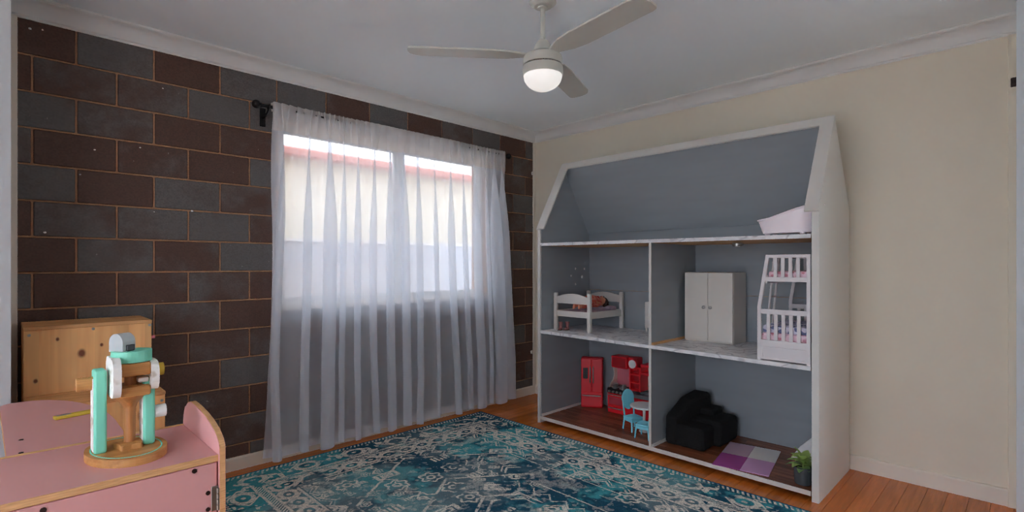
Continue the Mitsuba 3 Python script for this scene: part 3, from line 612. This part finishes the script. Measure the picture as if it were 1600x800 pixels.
# ---- lower left room: red kitchen, table and chairs
k = thing('toy_fridge', 'red toy fridge with black dispenser in the lower left room', 'fridge')
FA = math.degrees(math.atan2(-0.151, 0.092)); FP = np.array([-0.231, -0.712, 0.0505])
def fx(m):  # local: x along the front from its left edge, y into the depth, z up
    m = m.copy(); m.apply_transform(trimesh.transformations.rotation_matrix(math.radians(FA), [0, 0, 1])); m.apply_translation(FP); return m
FW, FH, FD = 0.172, 0.398, 0.085
obj('body', fx(rbox(0, FW, 0.010, FD, 0, FH, 0.010, 8)), 'red_plastic', k, smooth=50)
for a, b, hx in ((0.003, FW / 2 - 0.0015, FW / 2 - 0.012), (FW / 2 + 0.0015, FW - 0.003, FW / 2 + 0.012)):
    d_ = obj('door', fx(rbox(a, b, 0.0, 0.014, 0.125, FH - 0.008, 0.006, 8)), 'red_plastic', k, smooth=50)
    obj('handle', fx(tube([(hx, 0.002, 0.20), (hx, -0.010, 0.212), (hx, -0.010, 0.318), (hx, 0.002, 0.33)], 0.0045)), 'silver_plastic', d_, smooth=True, label='silver bar handle')
    if a < 0.01: obj('dispenser', fx(rbox(0.018, 0.056, -0.004, 0.006, 0.232, 0.318, 0.003, 6)), 'black_plastic', d_, smooth=40, label='black water dispenser')
d_ = obj('drawer', fx(rbox(0.003, FW - 0.003, 0.0, 0.014, 0.012, 0.120, 0.006, 8)), 'red_plastic', k, smooth=50)
obj('handle', fx(tube([(0.012, 0.002, 0.100), (0.022, -0.010, 0.100), (FW - 0.022, -0.010, 0.100), (FW - 0.012, 0.002, 0.100)], 0.0045)), 'silver_plastic', d_, smooth=True, label='silver bar handle')

k = thing('toy_kitchen', 'red toy kitchen unit with stove, hood and sink beside the red fridge', 'toy kitchen')
kx0, kxb = -0.185, -0.05; KZ = 0.0505; ya, yb, ye = -0.932, -1.085, -1.50
obj('stove_body', rbox(kx0 + 0.006, kxb, yb, ya, KZ, 0.228, 0.006, 6), 'red_plastic', k, smooth=40)
d_ = obj('oven_door', bx(kx0 - 0.002, kx0 + 0.007, yb + 0.006, ya - 0.006, 0.108, 0.196, 0.003), 'red_plastic', k)
obj('window', bx(kx0 - 0.004, kx0 - 0.001, yb + 0.020, ya - 0.020, 0.120, 0.176, 0.001), 'red_window', d_)
obj('handle', tube([(kx0, yb + 0.012, 0.193), (kx0 - 0.012, yb + 0.020, 0.193), (kx0 - 0.012, ya - 0.020, 0.193), (kx0, ya - 0.012, 0.193)], 0.004), 'silver_plastic', d_, smooth=True, label='silver bar handle')
d_ = obj('oven_drawer', bx(kx0 - 0.002, kx0 + 0.007, yb + 0.006, ya - 0.006, 0.062, 0.102, 0.003), 'red_plastic', k)
obj('handle', tube([(kx0, yb + 0.012, 0.092), (kx0 - 0.010, yb + 0.020, 0.092), (kx0 - 0.010, ya - 0.020, 0.092), (kx0, ya - 0.012, 0.092)], 0.004), 'silver_plastic', d_, smooth=True)
obj('control_panel', bx(kx0 - 0.003, kx0 + 0.010, yb, ya, 0.203, 0.232, 0.003), 'black_plastic', k)
for i in range(4): obj('knob', rod((kx0 - 0.003, ya - 0.025 - i * 0.034, 0.217), (kx0 - 0.013, ya - 0.025 - i * 0.034, 0.217), 0.010, 0.008), 'silver_plastic', k, smooth=40)
obj('hob', bx(kx0, kxb, yb, ya, 0.230, 0.238, 0.002), 'black_plastic', k)
for i, yy in enumerate((ya - 0.042, yb + 0.040)):
    obj('hob_ring', lathe([(0.016, 0), (0.030, 0), (0.030, 0.004), (0.016, 0.004), (0.016, 0)], (kx0 + 0.05, yy, 0.238), 20), 'silver_plastic', k, smooth=30)
obj('splash_back', bx(kxb, kxb + 0.008, yb - 0.002, ya - 0.004, 0.232, 0.40), 'pink_panel', k)
scroll = [(0.0, 0.232), (0.105, 0.232), (0.09, 0.26), (0.055, 0.29), (0.035, 0.33), (0.045, 0.37), (0.06, 0.40), (0.0, 0.40)]
obj('side_scroll', ext([(kxb - a, b) for a, b in scroll], 'y', ya - 0.004, ya + 0.003), 'trim_cream', k)
obj('hood', rbox(kx0 + 0.045, kxb + 0.006, yb + 0.006, ya - 0.006, 0.392, 0.484, 0.008, 6), 'red_plastic', k, smooth=40)
obj('hood_panel', bx(kx0 + 0.043, kx0 + 0.046, yb + 0.016, ya - 0.016, 0.402, 0.474, 0.001), 'dark_red', k)
obj('upper_cabinet', rbox(kx0 + 0.06, kxb + 0.006, yb - 0.075, yb - 0.004, 0.390, 0.486, 0.006, 6), 'red_plastic', k, smooth=40)
# open shelf column with the clock
cy0, cy1 = yb - 0.03, yb - 0.125
obj('shelf_column', ext(ring(cy1, cy0, 0.245, 0.425, 0.010), 'x', kx0 + 0.025, kxb), 'red_plastic', k)
obj('column_back', bx(kx0 + 0.07, kx0 + 0.075, cy1, cy0, 0.245, 0.425), 'dark_red', k)
for z in (0.302, 0.362): obj('column_shelf', bx(kx0 + 0.025, kxb, cy1, cy0, z, z + 0.008), 'red_plastic', k)
cl = obj('clock', rod((kx0 + 0.045, yb - 0.065, 0.448), (kx0 + 0.012, yb - 0.065, 0.448), 0.037, n=28), 'red_plastic', k, smooth=40)
obj('clock_face', rod((kx0 + 0.014, yb - 0.065, 0.448), (kx0 + 0.008, yb - 0.065, 0.448), 0.031, n=28), 'paper_white', cl, smooth=40, label='round white clock face')
bp = [(yb - 0.10, 0.24), (ye, 0.24), (ye, 0.42)] + [(ye + t * (yb - 0.10 - ye), 0.42 + 0.075 * math.sin(math.pi * min(1, t * 1.1)) ** 1.4 + 0.02 * math.sin(3 * math.pi * t)) for t in np.linspace(0.02, 1, 24)]
obj('back_board', ext(bp, 'x', kxb, kxb + 0.008), 'trim_cream', k)
for z in (0.372, 0.432): obj('wall_shelf', bx(kx0 + 0.03, kxb, ye, cy1, z, z + 0.020, 0.003), 'red_plastic', k)
for i in range(6): obj('rack_bar', rod((kxb - 0.006, cy1 - 0.03 - i * 0.04, 0.262), (kxb - 0.006, cy1 - 0.03 - i * 0.04, 0.366), 0.003, n=8), 'grey_plastic', k, smooth=True)
for z in (0.29, 0.33): obj('rack_bar', rod((kxb - 0.006, ye + 0.01, z), (kxb - 0.006, cy1 - 0.01, z), 0.003, n=8), 'grey_plastic', k, smooth=True)
obj('sink_body', rbox(kx0 + 0.012, kxb, ye, yb - 0.002, KZ, 0.205, 0.006, 6), 'red_plastic', k, smooth=40)
for i in range(2):
    a = yb - 0.012 - i * 0.20; d_ = obj('cupboard_door', bx(kx0 + 0.004, kx0 + 0.014, a - 0.185, a, 0.07, 0.185, 0.004), 'red_plastic', k)
    obj('handle', rod((kx0 + 0.0, a - 0.05, 0.168), (kx0 + 0.0, a - 0.135, 0.168), 0.004), 'silver_plastic', d_, smooth=True)
cnt = m3.Manifold.cube((kxb - kx0 + 0.008, yb - ye, 0.026)).translate((kx0 - 0.008, ye, 0.205)) - m3.Manifold.cube((0.085, 0.16, 0.05)).translate((kx0 + 0.012, yb - 0.24, 0.212))
obj('counter_top', cnt, 'grey_plastic', k)
obj('tap', tube([(kxb - 0.02, yb - 0.16, 0.231), (kxb - 0.02, yb - 0.16, 0.28), (kxb - 0.035, yb - 0.16, 0.295), (kxb - 0.055, yb - 0.16, 0.285)], 0.005), 'silver_plastic', k, smooth=True)
for i, (x, yy, nm) in enumerate(((kx0 + 0.05, ya - 0.042, 'small silver toy saucepan on the stove, nearer the fridge'), (kx0 + 0.05, yb + 0.040, 'small silver toy saucepan on the stove, nearer the clock'))):
    p_ = thing('toy_saucepan', nm, 'saucepan', 'toy saucepans on the stove')
    obj('bowl', lathe([(0, 0), (0.022, 0), (0.025, 0.004), (0.026, 0.024), (0.023, 0.024), (0.022, 0.005), (0, 0.004)], (x, yy, 0.2425), 22), 'silver_plastic', p_, smooth=40)
    obj('handle', rod((x - 0.024, yy, 0.262), (x - 0.060, yy - 0.006, 0.266), 0.004), 'grey_plastic', p_, smooth=True)

k = thing('toy_table', 'white round pedestal toy table between the two blue chairs', 'table')
tc = np.array([-0.398, -1.385])
obj('tabletop', lathe([(0, 0.166), (0.090, 0.166), (0.096, 0.170), (0.096, 0.177), (0.090, 0.181), (0, 0.181)], (*tc, 0.0505), 36), 'paper_white', k, smooth=30)
obj('pedestal', lathe([(0, 0.008), (0.020, 0.010), (0.010, 0.025), (0.008, 0.09), (0.010, 0.145), (0.026, 0.166), (0, 0.166)], (*tc, 0.0505), 24), 'paper_white', k, smooth=50)
obj('base', lathe([(0, 0), (0.036, 0), (0.037, 0.004), (0.018, 0.012), (0, 0.012)], (*tc, 0.0505), 28), 'paper_white', k, smooth=40)
def toy_chair(x, yy, ang, label):   # faces local -y
    c = thing('toy_chair', label, 'chair', 'blue toy chairs at the white table')
    def q(m): m = m.copy(); m.apply_scale((1.12, 1.12, 1.12)); m.apply_transform(trimesh.transformations.rotation_matrix(math.radians(ang), [0, 0, 1])); m.apply_translation((x, yy, 0.0505)); return m
    s = 0.042
    obj('seat', q(rbox(-s - 0.004, s + 0.004, -s, s, 0.072, 0.084, 0.005, 6)), 'aqua_plastic', c, smooth=40)
    obj('apron', q(ext(ring(-s, s, -s + 0.002, s - 0.002, 0.006), 'z', 0.056, 0.074)), 'aqua_plastic', c)
    for sx in (-1, 1):
        for sy in (-1, 1): obj('leg', q(rod((sx * (s + 0.002), sy * (s + 0.002), 0), (sx * (s - 0.004), sy * (s - 0.006), 0.074), 0.0045, 0.006, 10)), 'aqua_plastic', c, smooth=40)
    pts = [(0.046 * math.cos(a) * (1 if math.sin(a) > 0 else 0.92), 0.178 + 0.062 * math.sin(a)) for a in np.linspace(0, 2 * math.pi, 33)[:-1]]
    obj('backrest', q(rota(ext(pts, 'y', s - 0.004, s + 0.004), -6, [1, 0, 0], (0, s, 0.08))), 'aqua_plastic', c)
    for sx in (-1, 1): obj('back_post', q(rod((sx * 0.036, s - 0.004, 0.076), (sx * 0.040, s + 0.008, 0.165), 0.005, 0.005, 10)), 'aqua_plastic', c, smooth=True)
toy_chair(-0.420, -1.312, -20, 'blue toy chair with round back, on the fridge side of the white table')
toy_chair(-0.505, -1.455, 186, 'blue toy chair with its back to the room divider')

# ---- lower right room: black chair, mat, plant, leaning card
k = thing('foam_chair', 'black plush corner chair on the brown floor of the lower right room', 'chair')
SZ = 0.0505
obj('seat', rbox(-0.505, -0.19, -1.855, -1.63, SZ, 0.186, 0.020, 8), 'black_plush', k, smooth=60)
bk = m3.Manifold.batch_hull([m3.Manifold.sphere(0.025, 18).translate(t) for t in ((-0.49, -1.625, SZ + 0.025), (-0.12, -1.625, SZ + 0.025), (-0.49, -1.66, SZ + 0.025), (-0.12, -1.70, SZ + 0.025), (-0.485, -1.625, 0.215), (-0.485, -1.655, 0.21), (-0.30, -1.625, 0.29), (-0.13, -1.625, 0.305), (-0.13, -1.70, 0.305), (-0.32, -1.68, 0.28))])
obj('backrest', bk, 'black_plush', k, smooth=60)
obj('rear_cushion', rbox(-0.24, -0.085, -1.80, -1.62, SZ, 0.245, 0.02, 8), 'black_plush', k, smooth=60)
obj('rear_pad', rbox(-0.36, -0.09, -1.90, -1.70, SZ, 0.208, 0.028, 8), 'black_plush', k, smooth=60)

k = thing('play_mat', 'thin play mat of four purple, lilac, mauve and white squares on the brown floor', 'mat')
cs = np.array([(-0.232, -1.892), (-0.185, -2.180), (-0.630, -2.262), (-0.676, -1.971)]); cs[:, 0] += 0.03
def lerp2(u, v): return (1 - v) * ((1 - u) * cs[0] + u * cs[1]) + v * ((1 - u) * cs[3] + u * cs[2])
for (u, v, m_, nm) in ((0, 0, 'square_mauve', 'mauve square'), (1, 0, 'paper_white', 'white square'), (0, 1, 'square_purple', 'purple square'), (1, 1, 'square_lilac', 'lilac square')):
    e = 0.004
    P = [lerp2(u / 2 + (e if u else 0), v / 2 + (e if v else 0)), lerp2((u + 1) / 2 - (0 if u else 0), v / 2 + (e if v else 0)), lerp2((u + 1) / 2, (v + 1) / 2), lerp2(u / 2 + (e if u else 0), (v + 1) / 2)]
    obj('square', ext(P, 'z', SZ, SZ + 0.004), m_, k, label=nm)
k = thing('white_wedge', 'white foam wedge in the corner behind the potted plant', 'foam wedge')
obj('wedge', ext([(-2.252, SZ), (-2.30, 0.125), (-2.36, 0.185), (-2.472, 0.195), (-2.472, SZ)], 'x', -0.205, -0.085), 'paper_white', k)
pl = thing('potted_plant', 'small green toy plant in a dark grey pot by the right dollhouse wall', 'plant')
pc = np.array([-0.560, -2.418, SZ])
obj('pot', lathe([(0, 0), (0.036, 0), (0.040, 0.006), (0.044, 0.085), (0.046, 0.090), (0.041, 0.090), (0.040, 0.075), (0, 0.075)], pc, 28), 'pot_grey', pl, smooth=40)
obj('soil', lathe([(0, 0.076), (0.040, 0.076), (0, 0.0761)], pc, 20), 'soil', pl)
def leaf(base, az, el, L, W, droop):
    n = 9; V = []; F = []; d = np.array([math.cos(az), math.sin(az), 0]); s = np.array([-math.sin(az), math.cos(az), 0]); p = np.array(base, float); e = el
    for i in range(n):
        t = i / (n - 1); wv = W * (math.sin(math.pi * min(1, t ** 0.75)) ** 0.9) + 0.001
        up = np.array([0, 0, 1.0]) * math.cos(e) - d * math.sin(e)
        V += [p - s * wv + up * wv * 0.25, p.copy(), p + s * wv + up * wv * 0.25]
        p = p + (d * math.cos(e) + np.array([0, 0, 1]) * math.sin(e)) * L / (n - 1); e -= droop / (n - 1)
    V = np.array(V)
    for i in range(n - 1):
        a = 3 * i; F += [[a, a + 1, a + 4], [a, a + 4, a + 3], [a + 1, a + 2, a + 5], [a + 1, a + 5, a + 4]]
    F = np.array(F); m = len(V); return trimesh.Trimesh(np.vstack([V, V - [0, 0, 0.0008]]), np.vstack([F, F[:, ::-1] + m]), process=False)
r_ = random.Random(4)
for i in range(24):
    az = math.pi + (i * 2.399) % 6.283; lvl = i / 23
    st = obj('stem', tube([pc + [0, 0, 0.075], pc + [0.010 * math.cos(az), 0.010 * math.sin(az), 0.10 + 0.035 * lvl]], 0.0022, 6), 'leaf_green', pl, smooth=True) if i % 4 == 0 else st
    lim = 0.058 if math.sin(az) < -0.2 else 0.085
    L = min(r_.uniform(0.055, 0.085), lim * (1.05 if lvl > 0.6 else 1))
    obj('leaf', leaf(pc + [0.008 * math.cos(az), 0.008 * math.sin(az), 0.085 + 0.045 * lvl], az, r_.uniform(0.1, 0.5) + 0.75 * lvl, L * (0.75 if math.sin(az) < -0.2 else 1), r_.uniform(0.016, 0.022), r_.uniform(0.6, 1.5)), 'leaf_green', pl, smooth=True)

# ------------------------------------------------------------------ ceiling fan with lamp
fan = thing('ceiling_fan', 'white three blade ceiling fan with glowing lamp', 'ceiling fan')
fc = np.array([-1.742, -1.656]); FZ = -0.03; CZ_ = ZC + 0.028 - FZ
obj('canopy', lathe([(0, CZ_), (0.078, CZ_), (0.076, CZ_ - 0.010), (0.062, CZ_ - 0.030), (0.045, CZ_ - 0.044), (0.036, CZ_ - 0.048), (0, CZ_ - 0.048)], (*fc, FZ), 40), 'fan_white', fan, smooth=40)
obj('down_rod', lathe([(0, 2.235), (0.0115, 2.235), (0.0115, CZ_ - 0.02), (0, CZ_ - 0.02)], (*fc, FZ), 20), 'fan_white', fan, smooth=40)
obj('rod_collar', lathe([(0.0115, CZ_ - 0.046), (0.024, CZ_ - 0.046), (0.024, CZ_ - 0.056), (0.0115, CZ_ - 0.058)], (*fc, FZ), 24), 'fan_white', fan, smooth=40)
obj('yoke', lathe([(0, 2.266), (0.018, 2.266), (0.030, 2.254), (0.040, 2.232), (0.050, 2.208), (0.054, 2.190), (0, 2.190)], (*fc, FZ), 36), 'fan_white', fan, smooth=40)
obj('motor_housing', lathe([(0, 2.206), (0.064, 2.203), (0.087, 2.190), (0.092, 2.175), (0.092, 2.147), (0, 2.147)], (*fc, FZ), 48), 'fan_white', fan, smooth=40)
obj('seam_ring', lathe([(0, 2.147), (0.086, 2.147), (0.086, 2.142), (0, 2.142)], (*fc, FZ), 48), 'dark_screw', fan, smooth=40)
obj('lamp_collar', lathe([(0, 2.142), (0.092, 2.142), (0.094, 2.130), (0.094, 2.103), (0.090, 2.100), (0, 2.100)], (*fc, FZ), 48), 'fan_white', fan, smooth=40)
dome = lathe([(0.0, 2.030)] + [(0.090 * math.sin(a), 2.101 - 0.071 * math.cos(a)) for a in np.linspace(0.08, math.pi / 2, 14)], (*fc, FZ), 40)
if dome.vertices[dome.faces[0]].shape and (np.cross(*(dome.triangles[0][1:] - dome.triangles[0][0])) @ (dome.triangles[0].mean(0) - [*fc, 2.1])) < 0: dome.invert()
scene_lamp = obj('lamp_dome', dome, 'paper_white', fan, smooth=True, label='glowing white lamp dome')
LAMP = 0.028
scene[scene_lamp]['emitter'] = {'type': 'area', 'radiance': {'type': 'rgb', 'value': [LAMP, LAMP * 0.98, LAMP * 0.90]}}
def blade():
    P = [(0.060, -0.022), (0.095, -0.030), (0.16, -0.056), (0.24, -0.062), (0.56, -0.062), (0.590, -0.052), (0.612, -0.030), (0.620, 0.000), (0.618, 0.035), (0.610, 0.050), (0.590, 0.056), (0.24, 0.060), (0.16, 0.050), (0.095, 0.026), (0.060, 0.022)]
    return rota(ext(P, 'z', -0.004, 0.004), -6, [1, 0, 0])
for a in (141, 261.5, 21.5):
    obj('blade', mv(rz(blade(), a), *fc, 2.194 + FZ), 'fan_white', fan)

# ------------------------------------------------------------------ pine step box, pink toy cabinets, microscope
k = thing('pine_step_box', 'stepped pine wood storage box in front of the block wall at the left', 'storage box')
px0, px1 = -3.468, -3.022
ub = obj('upper_box', bx(px0, px1, -0.30, -0.02, 0.62, 0.918, 0.003), 'pine', k)
obj('top_board', bx(px0 - 0.001, px1 + 0.001, -0.306, -0.018, 0.914, 0.930, 0.002), 'pine_end', ub)
lb = obj('lower_box', bx(px0, px1, -0.585, -0.02, 0.0, 0.625, 0.003), 'pine', k)
obj('top_board', bx(px0 - 0.001, px1 + 0.001, -0.590, -0.306, 0.625, 0.640, 0.002), 'pine_end', lb)
for x, z in ((-3.45, 0.895), (-3.24, 0.905), (-3.03, 0.905)): obj('screw_cap', rod((x, -0.300, z), (x, -0.304, z), 0.006, n=12), 'silver_plastic', ub, smooth=40)
obj('screw_cap', rod((-3.035, -0.585, 0.60), (-3.035, -0.589, 0.60), 0.006, n=12), 'silver_plastic', lb, smooth=40)
obj('peg', rod((px1, -0.29, 0.846), (px1 + 0.014, -0.29, 0.846), 0.008, n=12), 'pink_panel', ub, smooth=40, label='small pink peg')

TZ = 0.72
k = thing('pink_side_table', 'pink table with a rounded corner behind the toy microscope', 'table')
yb0, yb1 = -1.492, -0.812; xl, xr = -3.538, -3.288
pts = [(xl + 0.012, yb0), (xr, yb0), (xr, -1.30)] + [(xr - 0.20 + 0.20 * math.cos(a), -1.30 + 0.488 * math.sin(a)) for a in np.linspace(0.08, math.pi / 2, 16)] + [(xl + 0.02, yb1), (xl, yb1 - 0.03)]
obj('tabletop', ext(pts, 'z', TZ - 0.016, TZ - 0.001), 'pink_paint', k)
obj('top_edging', ext(Polygon(pts).buffer(0.001), 'z', TZ - 0.014, TZ - 0.003), 'ply_edge', k)
for x in (xl + 0.03, xr - 0.05):
    for yy in (yb0 + 0.05, -1.06): obj('leg', bx(x - 0.018, x + 0.018, yy - 0.018, yy + 0.018, 0, TZ - 0.016, 0.003), 'pink_paint', k)
for x, yy in ((-3.497, -1.345), (-3.50, -1.478)): obj('screw', rod((x, yy, TZ - 0.001), (x, yy, TZ + 0.0005), 0.005, n=12), 'dark_screw', k, smooth=40)

k = thing('pink_toy_cabinet', 'pink wooden toy cabinet with hinged front and raised rounded end', 'cabinet')
cx0, cx1, cy0_, cy1_ = -3.78, -3.153, -1.842, -1.502
obj('top_board', bx(cx0, cx1, cy0_ + 0.004, cy1_, TZ - 0.016, TZ, 0.001), 'pink_paint', k)
obj('top_edging', bx(cx0, cx1, cy0_, cy0_ + 0.004, TZ - 0.016, TZ, 0.001), 'ply_edge', k)
obj('back_board', bx(cx0, cx1, cy1_ - 0.004, cy1_ + 0.008, 0.02, TZ + 0.002, 0.001), 'ply_edge', k)
obj('body', bx(cx0, cx1, cy0_ + 0.016, cy1_ - 0.004, 0.02, TZ - 0.016), 'pink_paint', k)
dr_ = obj('door', bx(cx0, cx1 - 0.003, cy0_ + 0.001, cy0_ + 0.015, 0.03, TZ - 0.018, 0.0015), 'pink_paint', k)
ep = [(cy0_ - 0.006, 0.0), (cy0_ - 0.006, 0.735)] + [(cy0_ - 0.006 + (0.27) * (1 - math.cos(a)), 0.735 + 0.066 * math.sin(a)) for a in np.linspace(0.1, math.pi / 2, 14)] + [(-1.545, 0.792), (-1.515, 0.775), (-1.500, 0.750), (cy1_ + 0.008, 0.73), (cy1_ + 0.008, 0.0)]
e_ = obj('end_panel', ext(ep, 'x', cx1, cx1 + 0.0145), 'pink_paint', k)
epi = Polygon(ep); edge = epi.buffer(0.0015).difference(epi.buffer(-0.004))
obj('panel_edging', ext(edge, 'x', cx1 + 0.0012, cx1 + 0.0133), 'ply_edge', e_)
hg = obj('hinge', bx(cx1 - 0.016, cx1 - 0.001, cy0_ - 0.002, cy0_ + 0.002, 0.585, 0.645, 0.0008), 'steel', k, label='small metal hinge')
for z in (0.592, 0.606, 0.620, 0.634): obj('knuckle', rod((cx1 - 0.002, cy0_ - 0.004, z - 0.006), (cx1 - 0.002, cy0_ - 0.004, z + 0.006), 0.0035, n=10), 'steel', hg, smooth=40)
for x, z in ((-3.475, 0.702), (-3.205, 0.706)): obj('screw', rod((x, cy0_ + 0.001, z - 0.012), (x, cy0_ - 0.0012, z - 0.012), 0.0055, n=12), 'dark_screw', dr_, smooth=40)
for z in (0.632, 0.592): obj('screw', rod((-3.176, cy0_ + 0.001, z), (-3.176, cy0_ - 0.0012, z), 0.005, n=12), 'dark_screw', dr_, smooth=40)

k = thing('yellow_ruler', 'narrow yellow stick with a silver tip lying on the pink table', 'ruler')
def rl(m): return mv(rz(m, 11), -3.421, -1.171, TZ)
obj('stick', rl(bx(0.0, 0.13, -0.011, 0.011, 0, 0.010, 0.002)), 'yellow_paint', k)
obj('tip', rl(bx(0.006, 0.040, -0.0075, 0.0075, 0.0095, 0.0112, 0.0005)), 'silver_plastic', k, label='silver tip')

k = thing('toy_microscope', 'mint, white and beech wooden toy microscope on the pink cabinet', 'microscope')
mc = np.array([-3.316, -1.672])
def ell(a, b, n=48): return [(mc[0] + a * math.cos(t), mc[1] - 0.008 + b * math.sin(t)) for t in np.linspace(0, 2 * math.pi, n + 1)[:-1]]
ba = obj('base', rz(ext(ell(0.079, 0.108), 'z', TZ, TZ + 0.019), 12, (*mc, 0)), 'beech', k)
gr = Polygon(ell(0.069, 0.096)).difference(Polygon(ell(0.066, 0.093)))
obj('base_line', rz(ext(gr, 'z', TZ + 0.0188, TZ + 0.0196), 12, (*mc, 0)), 'mint_paint', ba)
for x, ztop in ((-3.367, 0.938), (-3.270, 0.905)):
    obj('upright', rbox(x - 0.0125, x + 0.0125, mc[1] - 0.024, mc[1] + 0.024, TZ + 0.018, ztop, 0.006, 8), 'mint_paint', k, smooth=45)
    obj('upright_facing', rbox(x - 0.0145, x - 0.0115, mc[1] - 0.018, mc[1] + 0.018, TZ + 0.024, ztop - 0.02, 0.001, 4), 'scope_white', k)
def plate(x, ya_, yb_, za, zb_, r=0.03):
    P = Polygon([(ya_, za), (yb_, za), (yb_, zb_), (ya_, zb_)]).buffer(-r).buffer(r, 8)
    return ext(P, 'x', x - 0.008, x + 0.008)
obj('head_plate', plate(-3.341, mc[1] - 0.075, mc[1] + 0.045, 0.872, 0.966), 'scope_white', k)
obj('head_plate', plate(-3.262, mc[1] - 0.055, mc[1] + 0.045, 0.878, 0.950), 'scope_white', k)
obj('head_block', rbox(-3.333, -3.270, mc[1] - 0.045, mc[1] + 0.035, 0.918, 0.950, 0.004, 6), 'beech', k, smooth=40)
obj('head_block', rbox(-3.333, -3.270, mc[1] - 0.045, mc[1] + 0.035, 0.868, 0.892, 0.004, 6), 'beech', k, smooth=40)
obj('lens_barrel', rod((-3.305, mc[1], 0.888), (-3.305, mc[1], 0.922), 0.013), 'beech_up', k, smooth=40)
obj('slide', rbox(-3.294, -3.272, mc[1] - 0.03, mc[1] + 0.01, 0.898, 0.910, 0.003, 4), 'scope_white', k)
obj('column', lathe([(0, 0.742), (0.0115, 0.742), (0.0135, 0.835), (0.017, 0.846), (0.034, 0.866), (0.036, 0.870), (0, 0.870)], (-3.308, mc[1] - 0.005, 0), 28), 'beech_up', k, smooth=40)
star = []
for i in range(10):
    a = math.pi * i / 5 + 0.3; rr = 0.036 if i % 2 == 0 else 0.024; star.append((-3.308 + rr * math.cos(a), mc[1] - 0.012 + rr * math.sin(a)))
obj('stage_star', ext(Polygon(star).buffer(-0.004).buffer(0.004), 'z', TZ + 0.019, TZ + 0.032), 'beech', k)
cap = Polygon(ell(0.042, 0.040, 36))
obj('cap', mv(rz(ext(cap, 'z', 0.951, 0.978), 0, (*mc, 0)), 0.012, 0.0, 0), 'mint_paint', k)
obj('eyepiece', rota(ext(Polygon([(mc[1] - 0.022, 0.976), (mc[1] + 0.022, 0.976), (mc[1] + 0.022, 1.0), (mc[1] - 0.022, 1.0)]).union(LineString([(mc[1], 0.998), (mc[1], 0.999)]).buffer(0.022)), 'x', -3.338, -3.306), 30, [0, 0, 1], (-3.322, mc[1], 0)), 'scope_grey', k)
obj('button', rota(bx(-3.326, -3.308, mc[1] - 0.027, mc[1] - 0.0215, 0.979, 0.994, 0.002), 20, [0, 0, 1], (-3.317, mc[1], 0)), 'black_plastic', k)
obj('knob', rod((-3.379, mc[1], 0.906), (-3.410, mc[1], 0.906), 0.016, n=24), 'beech', k, smooth=40)
obj('knob', rod((-3.254, mc[1], 0.922), (-3.236, mc[1], 0.922), 0.016, n=24), 'yellow_paint', k, smooth=40)
obj('dial', rod((-3.257, mc[1] - 0.004, 0.815), (-3.232, mc[1] - 0.004, 0.815), 0.016, n=24), 'scope_white', k, smooth=40)

for z, x, nm in ((0.387, -0.052, 'tiny white clip low on the block wall beside the dollhouse'), (2.037, -0.043, 'tiny white clip high on the block wall near the cornice corner')):
    k = thing('cable_clip', nm, 'clip')
    obj('clip', bx(x - 0.010, x + 0.010, -0.012, 0.002, z - 0.014, z + 0.014, 0.003), 'paper_white', k); obj('nail', rod((x, -0.012, z), (x, -0.015, z), 0.004, n=10), 'steel', k, smooth=40)
